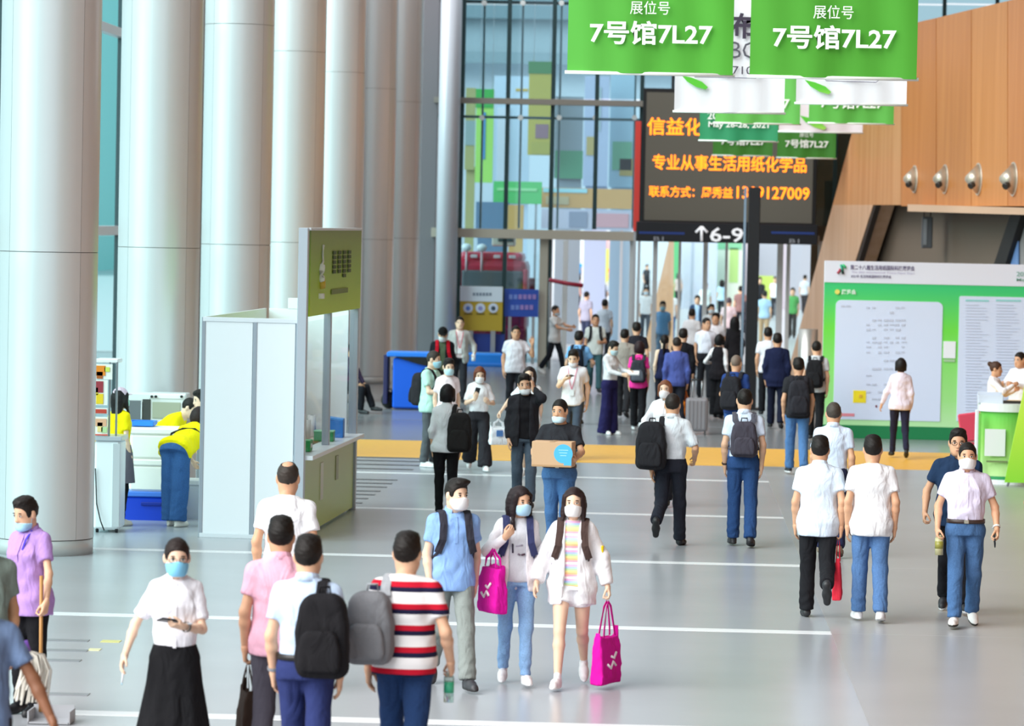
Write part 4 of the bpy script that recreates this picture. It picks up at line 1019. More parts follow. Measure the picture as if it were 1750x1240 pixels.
# leg, then upright veneer panels side by side
zz = lambda x, y: tp(x, y)
def shp(name, pts, m, off=0, th=None): return prism(name, [tp(x, y, off) for x, y in pts], back if th is None else -tn*th, m, TW)
def topy(x): return np.interp(x, [q[0] for q in ttop], [q[1] for q in ttop])
def outer(y): return 1345+(640-y)*(1503-1345)/(640-52)
shp('leg', [(outer(643), 643), (outer(350), 350), (1492, 350), (1399, 643)], M_woodp)
shp('panel', [(outer(350), 350), (1503, 52), (1540, topy(1540)), (1540, 350)], wood_mat('#c08450', '#d09a68', 4))
cuts = [1540, 1600, 1660, 1722, 1790, 1860, 1950]
cols = [('#bd7436', '#c98244'), ('#c27a3c', '#cf8a4a'), ('#c98340', '#d69152'), ('#c67c3e', '#d38c50'), ('#c27a3c', '#cf8a4a'), ('#bd7436', '#c98244')]
for i in range(len(cuts)-1):
    a, b = cuts[i]+.6, cuts[i+1]-.6; shp('panel', [(a, 352), (a, topy(a)), (b, topy(b)), (b, 352)], wood_mat(*cols[i], 4))
# pale lip under the panels, dark soffit behind the opening
lipA, lipB = tp(1551, 356, .25), tp(1950, 368, .25)
prism('lip', [tp(1551, 349, .3), tp(1950, 361, .3), tp(1950, 373, .3), tp(1551, 361, .3)], -tn*.8, mat('#d9b394', .5, name='pale_lip'), TW)
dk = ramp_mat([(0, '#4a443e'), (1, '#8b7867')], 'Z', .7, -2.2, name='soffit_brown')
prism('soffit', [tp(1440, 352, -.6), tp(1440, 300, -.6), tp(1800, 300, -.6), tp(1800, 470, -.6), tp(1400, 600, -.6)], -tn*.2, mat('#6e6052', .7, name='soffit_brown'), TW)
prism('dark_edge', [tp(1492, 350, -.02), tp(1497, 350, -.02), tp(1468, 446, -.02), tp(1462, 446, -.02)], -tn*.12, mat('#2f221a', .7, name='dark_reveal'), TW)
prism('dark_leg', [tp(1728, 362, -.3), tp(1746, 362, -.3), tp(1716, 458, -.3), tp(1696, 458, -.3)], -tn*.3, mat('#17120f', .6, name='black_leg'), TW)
prism('grey_infill', [tp(1746, 362, -.45), tp(1900, 362, -.45), tp(1900, 480, -.45), tp(1706, 480, -.45)], -tn*.1, mat('#8f8c8a', .6, name='grey_infill'), TW)
prism('blue_pane', [tp(1730, 420, -.4), tp(1739, 395, -.4), tp(1739, 456, -.4), tp(1720, 456, -.4)], -tn*.03, mat('#6f93c8', .3, name='blue_pane'), TW)
for i, (x, y, hh) in enumerate(((1564, 306, 47), (1616, 306, 50), (1673, 306, 55), (1733, 306, 58))):
    c = tp(x, y); r = thing('wall_light', ('first', 'second', 'third', 'fourth')[i]+' cone shaped wall light from the banners on the timber wall', 'wall light', c, 0)
    rr = hh/2*np.linalg.norm(c-CP)/FPX; ax = Vector(tn)
    cyl('back_plate', (0, 0, 0), ax*.03, rr, mat('#dcd3c4', .35, .4, name='lamp_metal'), r, n=28)
    cyl('cone', ax*.03, ax*(rr*.85), rr*.94, mat('#cfc4b2', .3, .5, name='lamp_cone'), r, r1=rr*.14, n=28)
    d = ax+Vector((-.2, -1.2, -.5)).normalized()*.8
    p = ax*(rr*.42)+Vector((0, -.16, -.10))*rr/.3; cyl('lens', p, p+Vector((-.6, -.6, -.45)).normalized()*rr*.28, rr*.20, mat('#33302c', .3, name='lamp_lens'), r, n=16)
c = tp(1585, 372, -.1)
sk = thing('hanging_speaker', 'slim dark grey box speaker hanging under the timber wall', 'speaker', tp(1585, 424, -.1))
Ysp = c[1]
ry('cabinet', 1576, 370, 1594, 424, Ysp, mat('#4a4c50', .45, name='speaker_grey'), sk, .3, .02); ry('grille', 1578, 374, 1584, 418, Ysp, mat('#85888c', .4, .3, name='speaker_face'), sk, .02, 0, front=.01)
for x in (1579, 1590): tube('cable', [px(x, 370, Ysp+.15), px(x+1.5, 350, Ysp+.15)], .012, M_dark, sk, 5)
fix(sk)
p0 = hit_z(1378, 702); cyl('steel_bollard', (p0[0], p0[1], 0), (p0[0], p0[1], px(1378, 562, p0[1])[2]), .20, mat('#c9c8c4', .35, .7, name='bollard_steel'), None, n=32)
tag(bpy.data.objects['steel_bollard'], 'round satin steel bin standing at the foot of the slanted timber', 'bin')

# ------------------------------------------------------------------ roof beams that carry the banners
cb = thing('ceiling', None, None, (0, 0, 13)); cb['kind'] = 'structure'
for x in (1.0, 3.2, 5.4, 7.4): box('beam', (x, 62, 13.2), (.18, 100, .3), M_grey, cb)
box('sky_block_slab', (10, 42, 14.2), (20, 112, .3), mat('#a39b92', .8, name='sky_block_beige'), cb)  # unseen slab added over one side only, to hold back sky light
fix(cb)
# ------------------------------------------------------------------ hanging banners
M_txtw = mat('#f6fbf6', .7, name='white_lettering')
def banner(label, x0, x1, yb, Y, c, H=2.3, lines=(), leaf=None, amp=.02, c2=None, hem='#eef4ee', frame=None, group='event banners hung down the hall'):
    a = px(x0, yb, Y); b = px(x1, yb, Y); w = b[0]-a[0]; zb = (a[2]+b[2])/2
    r = thing('hanging_banner', label, 'banner', ((a[0]+b[0])/2, Y, zb), 0, group)
    V, F = [], []; nx, nz = 24, 8
    for k in range(nz+1):
        for i in range(nx+1):
            u = i/nx; t = k/nz; V.append((-w/2+w*u, amp*sin(u*9+t*2.2+Y)*(1-.5*t)+amp*.5*sin(u*23+Y+t*3), H*t))
    for k in range(nz):
        for i in range(nx): q = k*(nx+1)+i; F.append((q, q+1, q+nx+2, q+nx+1))
    n = len(V); V2 = [(x, y+.006, z) for x, y, z in V]; F2 = [tuple(j+n for j in f[::-1]) for f in F]
    m = mat(c, .65, name='banner_cloth', bump=.2, bscale=3) if not c2 else ramp_mat([(0, c), (1, c2)], 'X', 1/w, .5, name='banner_cloth')
    newmesh('cloth', V+V2, F+F2, m, r)
    cyl('hem_rod', (-w/2-.02, 0, 0), (w/2+.02, 0, 0), .016, mat(hem, .5, name='hem'), r, n=8)
    cyl('top_rod', (-w/2-.03, 0, H), (w/2+.03, 0, H), .02, M_alu, r, n=8)
    for s in (-1, 1): cyl('cable', (s*w*.42, 0, H), (s*w*.42, 0, 13.1-zb), .006, M_grey, r, n=5)
    s_ = w/(x1-x0); xm = (x0+x1)/2
    for (s, tx0, ty0, tx1, ty1, bold, col) in lines:
        text('lettering', s, (tx1-tx0)*s_, (ty1-ty0)*s_, col, ((tx0-xm)*s_, -amp*1.6-.012, (yb-ty1)*s_), (1, 0, 0), (0, 0, 1), r, bold)
    if leaf:
        pts = [((q[0]-xm)*s_, -amp*1.6-.01, (yb-q[1])*s_) for q in leaf]
        prism('leaf_print', pts, (0, .004, 0), ramp_mat([(0, '#c8e86a'), (1, '#5cc53a')], 'Z', 4, .2, name='leaf_print'), r)
    if frame:
        tube('frame_print', [((q[0]-xm)*s_, -amp*1.6-.012, (yb-q[1])*s_) for q in frame], .006, mat('#6a6a80', .7, name='frame_print'), r, 5)
    return r
def std(x0, x1, yb):
    k = (x1-x0)/284; xm = (x0+x1)/2
    return [('7号馆7L27', xm-104*k, yb-90*k, xm+106*k, yb-49*k, .022, M_txtw), ('展位号', xm-36*k, yb-124*k, xm+32*k, yb-101*k, .0, M_txtw)]
banner('near green banner with white booth number, the one next to the glazing', 969, 1252, 126, 33, '#55ab40', 2.3, std(969, 1252, 126), c2='#4a9f2e')
banner('near green banner with white booth number, nearer the timber wall', 1281, 1566, 133, 33, '#4b9c30', 2.3, std(1281, 1566, 134), c2='#46962a')
dk = mat('#3c3346', .7, name='dark_lettering'); gk = mat('#54545e', .7, name='grey_lettering')
lf = lambda x, y: [(x, y), (x+18, y+4), (x+36, y+11), (x+46, y+20), (x+42, y+24), (x+26, y+20), (x+10, y+11)]
banner('white banner with dark lettering hanging behind the gap of the near green pair', 1152, 1340, 192, 50, '#eef0f4', 2.6, [('布', 1244, 22, 1288, 66, .03, dk), ('BC', 1246, 71, 1290, 100, 0, gk), ('7106', 1250, 113, 1296, 127, 0, dk)], lf(1163, 130), frame=[(1180, 110), (1186, 133), (1290, 133), (1298, 127)])
banner('white banner with a green leaf hanging behind the near green banner by the timber', 1360, 1549, 178, 50, '#eef0f4', 2.6, [], lf(1374, 138), frame=[(1404, 128), (1411, 139), (1496, 140), (1502, 135)])
banner('light green banner in the third row with its number half hidden, partly over the screen', 1222, 1367, 211, 64.5, '#62b852', 2.3, std(1222, 1367, 211))
banner('light green banner in the third row beside the timber wall edge', 1382, 1527, 211, 64.5, '#58b044', 2.3, std(1382, 1527, 211))
banner('teal green banner with a white May date line', 1195, 1329, 241, 70, '#279060', 2.2, [('2021', 1208, 192, 1240, 205, .02, M_txtw), ('May 26-28, 2021', 1210, 208, 1313, 221, .02, M_txtw)])
banner('pinkish white banner edge below the light green banner by the timber', 1331, 1474, 226, 76, '#e4dade', 2.2, [], lf(1366, 198))
banner('dark green banner in the farthest row, mostly behind the teal banner', 1218, 1320, 266, 89, '#357a20', 2.2, std(1218, 1320, 266))
banner('dark green banner in the farthest row with its whole number showing', 1328, 1428, 270, 89, '#357d20', 2.2, std(1328, 1428, 270))

# ------------------------------------------------------------------ green information board
YB = hit_z(1404, 747)[1]
def board():
    r = thing('information_board', 'long green information board with white map and list panels', 'notice board', (px(1580, 750, YB)[0], YB, 0))
    a = px(1406, 600, YB)[0]; b = px(1880, 600, YB)[0]; zt = px(1500, 447, YB)[2]
    grn = ramp_mat([(0, '#c9ecc0'), (.22, '#9fe08a'), (.62, '#6fdc4a'), (.85, '#3fc878'), (1, '#38b877')], 'Z', 1/zt, 0, name='green_print', rough=.6)
    box('backing', ((a+b)/2, YB+.08, zt/2), (b-a, .16, zt), mat('#e6e8ee', .6, name='board_edge'), r)
    zh = px(1500, 484, YB)[2]; zg = px(1500, 727, YB)[2]
    box('field', ((a+b)/2, YB-.01, (zg+zh)/2), (b-a, .02, zh-zg), grn, r, 0)
    box('header_band', ((a+b)/2, YB-.015, (zt+zh)/2), (b-a, .03, zt-zh), mat('#e4e6f4', .6, name='header_white'), r, .003)
    box('plinth', ((a+b)/2, YB-.02, zg/2), (b-a, .06, zg), mat('#0f7c48', .5, name='dark_green'), r, .003)
    def rpanel(name, x0, y0, x1, y1, rad_, m):
        A = px(x0, (y0+y1)/2, YB-.03)[0]; B = px(x1, (y0+y1)/2, YB-.03)[0]; T = px((x0+x1)/2, y0, YB-.03)[2]; U = px((x0+x1)/2, y1, YB-.03)[2]; pts = []
        for cx, cz, a0 in ((B-rad_, T-rad_, 0), (A+rad_, T-rad_, 90), (A+.001, U, 180), (B-.001, U, 270)):
            if a0 < 180:
                for k in range(6): an = rad(a0+k*18); pts.append((cx+rad_*cos(an), YB-.03, cz+rad_*sin(an)))
            else: pts.append((cx, YB-.03, cz))
        return prism(name, pts, (0, .03, 0), m, r)
    pm = mat('#d6e0f8', .5, name='panel_white')
    rpanel('map_panel', 1426, 514, 1609, 718, .10, pm); rpanel('list_panel', 1637, 508, 1868, 722, .03, pm)
    pr = mat('#c6cce0', .7, name='pale_print'); Y = YB-.035
    bm = bmesh.new()
    def add(x0, y0, x1, y1):
        A = px(x0, y0, Y); B = px(x1, y1, Y); bm_box(bm, ((A[0]+B[0])/2, Y, (A[2]+B[2])/2), (B[0]-A[0], .006, A[2]-B[2]))
    rnd = random.Random(4)
    for j, y in enumerate((524, 532, 545, 553, 561, 575, 583, 591, 600, 614, 628, 640, 655, 668, 680)):
        for x in range(1480, 1550, 10):
            if rnd.random() < .72: add(x, y, x+5+rnd.random()*4, y+2.2+rnd.random()*2)
    for y in range(520, 716, 5):
        for x0, x1 in ((1650, 1690), (1702, 1745), (1756, 1800), (1812, 1858)): add(x0, y, x0+(x1-x0)*(.55+.45*rnd.random()), y+1.6)
    for x in (1437, 1446): add(x, 521, x+7, 524)
    o = bmobj('fine_print', bm, pr, r, kind='stuff')
    for x0, x1 in ((1650, 1690), (1702, 1745), (1756, 1800), (1812, 1858)): ry('list_heading', x0, 512, x1, 515, Y, mat('#8fd0d0', .6, name='heading_print'), r, .01, 0)
    ry('yellow_mark', 1458, 667, 1480, 688, Y, mat('#f2dc1e', .6, name='yellow_print'), r, .012, 0); ry('orange_dot', 1468, 674, 1473, 679, Y-.01, mat('#e0b040', .6, name='orange_print'), r, .01, 0)
    ry('red_note', 1436, 706, 1460, 711, Y, mat('#e58a98', .6, name='red_print'), r, .01, 0); ry('red_dot', 1496, 692, 1499, 696, Y, mat('#7a3a50', .6, name='dot_print'), r, .01, 0)
    ry('white_label', 1612, 583, 1633, 612, Y, mat('#eef0f6', .6, name='label_white'), r, .012, 0)
    ry('label_print', 1613, 614, 1632, 618, Y, mat('#a8c8a0', .6, name='label_print'), r, .01, 0)
    tm = mat('#4e3c6c', .7, name='purple_lettering')
    def tx(s, x0, y0, x1, y1, m, b=.012):
        o = px(x0, y1, Y-.01); text('lettering', s, px(x1, y1, Y-.01)[0]-o[0], px(x0, y0, Y-.01)[2]-o[2], m, o, (1, 0, 0), (0, 0, 1), r, b)
    tx('第二十八届生活用纸国际科技展览会', 1453, 452, 1563, 461, tm); tx('2021年 生活用纸国际科技展览会', 1454, 469, 1523, 474.5, tm); tx('The 28th International Tissue Paper Expo', 1455, 463, 1563, 467, mat('#a99fc4', .7, name='pale_lettering'), 0)
    tx('2021', 1737, 464, 1760, 472, mat('#7fb0a0', .7, name='teal_lettering')); tx('May', 1737, 475, 1757, 482, mat('#7fb0a0', .7, name='teal_lettering'))
    tx('展览会', 1438, 494, 1463, 503, M_txtw, .02)
    for (x0, y0, x1, y1, c_) in ((1431, 467, 1436, 459, '#b04a5c'), (1437, 452, 1440, 466, '#1e9a78'), (1440, 452, 1445, 458, '#3cc07c'), (1437, 460, 1441, 468, '#3a4450')):
        tube('logo', [px(x0, y0, Y-.01), px((x0+x1)/2+1, (y0+y1)/2, Y-.01), px(x1, y1, Y-.01)], .022, mat(c_, .6, name='logo_print'), r, 6)
    c = px(1431, 498.5, Y); cyl('round_logo', (c[0], Y-.01, c[2]), (c[0], Y+.005, c[2]), .045, mat('#e8dc6a', .6, name='logo_yellow'), r, n=16)
    fix(r)
board()

# ------------------------------------------------------------------ reception counter and leaning sign on the right
def counter():
    c = hit_z(1716, 828); Y = YCf = c[1]; r = thing('reception_counter', 'curved white and green promotional counter beside the green board', 'counter', (c[0]+.15, Y+.3, 0))
    xa = px(1676, 760, Y)[0]; xb = px(1766, 760, Y)[0]; w = xb-xa; zt = px(1710, 690, Y)[2]
    V, F = [], []; n = 20
    def arc(r0, z): return [((xa+xb)/2-w*.5*cos(pi*k/n)*r0*1.0, Y+.45-.45*sin(pi*k/n)**.6*r0, z) for k in range(n+1)]
    def shell(name, z0, z1, r0, m):
        A, B = arc(r0, z0), arc(r0, z1); V = A+B; F = [(i, i+1, n+2+i, n+1+i) for i in range(n)]; F += [(0, n+1, 2*n+1, n)]; F += [tuple(range(n+1))[::-1], tuple(range(n+1, 2*n+2))]
        newmesh(name, V, F, m, r, False)
    g = ramp_mat([(0, '#d6f2b0'), (.5, '#a4e06c'), (1, '#5ccc4e')], 'Z', 1/zt, 0, name='counter_green', rough=.45)
    shell('body', .12, zt-.12, .96, g); shell('base_band', .0, .07, .99, M_whitep); shell('green_band', .07, .12, .98, mat('#2f9a5a', .5, name='band_green')); shell('worktop', zt-.12, zt, 1.06, mat('#f4f6f4', .35, name='counter_white'))
    ry('front_label', 1683, 733, 1718, 779, Y, mat('#f2f4f2', .6, name='label_white'), r, .02, 0, front=.02)
    ry('label_print', 1686, 787, 1722, 790, Y, mat('#7a8a58', .6, name='label_print'), r, .02, 0, front=.02)
    ry('side_post', 1666, 700, 1672, 815, Y, M_whitep, r, .08, .01); ry('side_panel', 1672, 706, 1676, 812, Y, mat('#7fd05a', .5, name='side_green'), r, .05)
    fix(r)
    k = thing('acrylic_tray', 'clear acrylic leaflet tray on the curved counter', 'tray', (px(1695, 690, Y)[0], Y+.3, zt)); 
    gm = mat('#dfe6f4', .2, name='acrylic')
    for (cx, cy, sx, sy, sz) in ((0, -.10, .36, .012, .12), (0, .10, .36, .012, .16), (-.18, 0, .012, .2, .12), (.18, 0, .012, .2, .12)): box('side', (cx, cy, sz/2), (sx, sy, sz), gm, k, .002)
    box('bottom', (0, 0, .006), (.36, .2, .012), gm, k, .002); box('leaflets', (0, 0, .06), (.30, .14, .09), mat('#eef0f6', .7, name='paper'), k)
    k = thing('tray', 'small dark tray beside the acrylic leaflet tray', 'tray', (px(1733, 690, Y)[0], Y+.28, zt)); box('tray_base', (0, 0, .02), (.28, .2, .04), mat('#2a221e', .5, name='dark_tray'), k, .008); box('paper', (.02, 0, .045), (.2, .14, .012), mat('#e9c8a8', .7, name='paper_tan'), k)
    # lime sign leaning like an A-frame
    p0 = hit_z(1738, 826); p1 = hit_z(1778, 812); r = thing('leaning_sign', 'lime green free-standing sign board leaning next to the counter', 'sign', (p0[0]+.2, p0[1]+.1, 0)); Yl = YCf-.35
    a = px(1716, 822, Yl)
    prism('panel', [px(1717, 824, Yl), px(1800, 826, Yl), px(1815, 652, Yl), px(1753, 650, Yl)], (0, .05, 0), ramp_mat([(0, '#8fdc3c'), (.6, '#c4f04a'), (1, '#d8f66a')], 'Z', .6, 0, name='lime_print'), r)
    cyl('leg', (a[0]+.05, Yl+.02, 0), (a[0]+.12, Yl+.02, .2), .018, M_grey, r, n=8); cyl('leg', (a[0]+.5, Yl+.02, 0), (a[0]+.5, Yl+.02, .2), .018, M_grey, r, n=8)
    fix(r)
    q = hit_d(1676, 690, np.linalg.norm(c-CP)+1.8); r = thing('chair', 'pink red plastic chair back behind the counter', 'chair', (q[0], q[1], 0)); rm = mat('#e0455f', .5, name='red_plastic')
    box('backrest', (0, 0, .74), (.42, .05, .44), rm, r, .02, Matrix.Rotation(-.15, 4, 'Y')); box('seat', (0.05, .22, .45), (.42, .42, .05), rm, r, .02)
    for sx in (-1, 1):
        for sy in (0.03, .40): cyl('leg', (.05+sx*.17, sy, 0), (.05+sx*.16, sy, .43), .018, M_grey, r, n=8)
    return Y, zt
YC, ZC = counter()

# ------------------------------------------------------------------ white booth with the green sign
BA, BB, BC = hit_z(341, 917), hit_z(510, 923), hit_z(600, 870)
def booth():
    r = thing('exhibition_booth', 'white panel booth with glass side and green sign above', 'booth', ((BA[0]+BC[0])/2, BC[1]-2, 0))
    H = hit_y(345, 541, BA[1])[2]; Hs = hit_y(520, 389, BB[1])[2]; e = BC-BB; Ls = np.linalg.norm(e); eu = e/Ls; en = np.array([eu[1], -eu[0], 0]); fu = unit(BB-BA); fn = np.array([fu[1], -fu[0], 0])
    def bar(name, p, w, d, z0, z1, m, bev=.006): 
        M = Matrix.Translation(Vector(p)) @ Matrix.Rotation(math.atan2(eu[1], eu[0]), 4, 'Z')
        return box(name, (0, 0, (z0+z1)/2), (w, d, z1-z0), m, r, bev, M)
    def wall(name, P, Q, z0, z1, th, m, bev=.003):
        v = np.array(Q)-np.array(P); L = np.linalg.norm(v); M = Matrix.Translation(Vector((np.array(P)+np.array(Q))/2)) @ Matrix.Rotation(math.atan2(v[1], v[0]), 4, 'Z')
        return box(name, (0, 0, (z0+z1)/2), (L, th, z1-z0), m, r, bev, M)
    fr = mat('#aab2bc', .35, .5, name='booth_frame'); wp = mat('#f3f5f9', .4, name='booth_white')
    A, B = BA, BB-fu*.03; mid = A+(B-A)*.535
    wall('wall_panel', A+fu*.03, mid-fu*.02, .05, H-.05, .03, wp); wall('wall_panel', mid+fu*.02, B-fu*.05, .05, H-.05, .03, wp)
    for p in (A, mid, B-fu*.03): bar('post', p+fu*.01, .045, .05, 0, H, fr)
    wall('rail', A, B, H-.05, H, .05, mat('#e9ecf2', .4, name='rail_white')); wall('rail', A, B, .0, .05, .05, mat('#e4e7ec', .4, name='rail_white2'))
    D = BC+(BA-BB)
    wall('wall_panel', A+eu*.1, D, .05, H, .03, wp); wall('wall_panel', D+fu*.05, BC-fu*.08, .05, H, .03, wp)
    wall('top_panel', D+fu*.3+np.array([0, 0, 0]), BC-fu*.05, H, H+.14, .04, wp)
    # glazed side
    cz = .98; n1 = BB+e*.46; 
    bar('corner_post', BB, .13, .11, 0, Hs, mat('#c3cad3', .35, .4, name='corner_post')); bar('post', n1, .09, .09, cz, Hs-1.0, fr); bar('corner_post', BC, .11, .11, 0, Hs, fr)
    g0, g1 = BB+eu*.10, BC-eu*.08
    lp = ramp_mat([(0, '#d0f060'), (.35, '#c6e084'), (.8, '#bccb92'), (1, '#b4c492')], 'Z', 1/cz, 0, name='olive_print', rough=.35)
    wall('counter_panel', g0, g1, .03, cz-.05, .05, lp); wall('counter_top', BB+en*.0, BC, cz-.05, cz, .30, mat('#e8edf2', .3, name='counter_white'))
    for q in (.32, .62): wall('panel_mark', g0+en*.03+(g1-g0)*q, g0+en*.03+(g1-g0)*(q+.05), .35 if q < .5 else .5, .80, .012, mat('#e4ead8', .4, name='pale_print') if q < .5 else mat('#9aa070', .4, name='dim_print'))
    gl = glass_mat((.96, .98, .99), .05)
    for P_, Q_ in ((BB+eu*.08, n1-eu*.06), (n1+eu*.06, BC-eu*.07)): wall('glass_pane', P_, Q_, cz+.01, 2.52, .012, gl, 0)
    z0 = hit_y(520, 541, BB[1])[2]; z1 = Hs
    sg = ramp_mat([(0, '#bfe03c'), (.5, '#9cc048'), (1, '#84965a')], 'Z', 1/(z1-z0), -z0/(z1-z0), name='sign_olive', rough=.5)
    wall('sign', BB+eu*.08+en*.02, BC-eu*.02+en*.02, z0, z1-.03, .10, sg); wall('sign_rim', BB+eu*.02+en*.02, BC+en*.02, z1-.03, z1, .12, mat('#d9dfe2', .4, name='rim'))
    def sp(u, v): return BB+eu*(.08+(Ls-.1)*u)+en*.085+np.array([0, 0, z0+(z1-z0)*v])
    wm = mat('#eef0e4', .6, name='sign_white')
    for pts, w in (([(.21, .80), (.19, .70), (.205, .62), (.175, .55)], .03), ([(.18, .56), (.165, .50), (.17, .44), (.18, .40)], .09)): tube('feather_print', [sp(*q) for q in pts], w*.5, wm, r, 6)
    tube('gold_print', [sp(.18, .40), sp(.19, .32)], .05, mat('#d0b23c', .5, name='sign_gold'), r, 6); tube('small_print', [sp(.165, .25), sp(.165, .19)], .05, wm, r, 6)
    dg = mat('#4c5c34', .7, name='sign_dark')
    for c_ in range(4):
        for k in range(5 if c_ != 2 else 6):
            p, q = sp(.40+c_*.10, .73-k*.056), sp(.455+c_*.10, .73-k*.056); wall('character_print', p*[1, 1, 0], q*[1, 1, 0], p[2]-.042, p[2], .008, dg, 0)
    p, q = sp(.38, .28), sp(.70, .28); wall('small_print', p*[1, 1, 0], q*[1, 1, 0], p[2]-.06, p[2], .008, mat('#7d8c50', .7, name='sign_mid'), 0)
    fix(r)
    # things on the counter inside
    def on(q, d=.0): return BB+e*q-en*(.12+d)
    k = on(.18); t_ = thing('green_box', 'green printed box on the booth counter', 'box', (k[0], k[1], cz)); box('carton', (0, 0, .07), (.26, .34, .13), mat('#1fa050', .5, name='green_card'), t_, .006); box('label', (.132, 0, .07), (.005, .16, .05), M_whitep, t_, 0)
    k = on(.80); t_ = thing('blue_box', 'blue box on the far end of the booth counter', 'box', (k[0], k[1], cz)); box('carton', (0, 0, .11), (.26, .26, .22), mat('#2a7fd8', .5, name='blue_card'), t_, .006); box('flap', (0, 0, .235), (.2, .26, .03), mat('#4a98e8', .5, name='blue_card_light'), t_, .004, Matrix.Rotation(.12, 4, 'Y'))
    k = on(.62); t_ = thing('green_box', 'small dark green box next to the blue box on the booth counter', 'box', (k[0], k[1], cz)); box('carton', (0, 0, .06), (.24, .26, .12), mat('#17904a', .5, name='green_card2'), t_, .006); box('lid', (0, 0, .125), (.25, .27, .015), mat('#8fd0a0', .5, name='green_lid'), t_, .003)
    k = on(.16, -.05); t_ = thing('pen', 'black marker lying on the booth counter edge', 'pen', (k[0], k[1]-.55, cz)); cyl('barrel', (0, -.12, .016), (.03, .10, .016), .016, M_black, t_, n=10); cyl('cap', (.03, .10, .016), (.042, .19, .016), .018, mat('#3a3a40', .4, name='pen_cap'), t_, n=10)
    shelf_z = 1.14
    for i, q in enumerate((.12, .24, .34, .62, .70, .80)):
        k = on(q, .28); t_ = thing('roll_pack', ('first', 'second', 'third', 'fourth', 'fifth', 'sixth')[i]+' white paper roll from the near glass corner of the booth', 'paper roll', (k[0], k[1], cz), 0, 'white rolls on the booth shelf')
        cyl('roll', (0, 0, 0), (0, 0, .24+.03*(i % 2)), .055, M_whitep, t_, n=16); cyl('core_tube', (0, 0, .24+.03*(i % 2)-.002), (0, 0, .245+.03*(i % 2)), .022, mat('#8a8f98', .7, name='core'), t_, n=10)
    k = on(.5, .34); t_ = thing('display_shelf', 'pale display shelf behind the booth glass', 'shelf', (k[0], k[1], 0))
    M = Matrix.Rotation(math.atan2(eu[1], eu[0]), 4, 'Z'); box('shelf_board', (0, .02, cz-.03), (Ls*.86, .36, .05), mat('#e9c9b4', .5, name='shelf_tan'), t_, .004, M)
    for s in (-1, 1): box('leg', (s*Ls*.38, .02, (cz-.055)/2), (.05, .30, cz-.055), M_whitep, t_, .004, M)
booth()

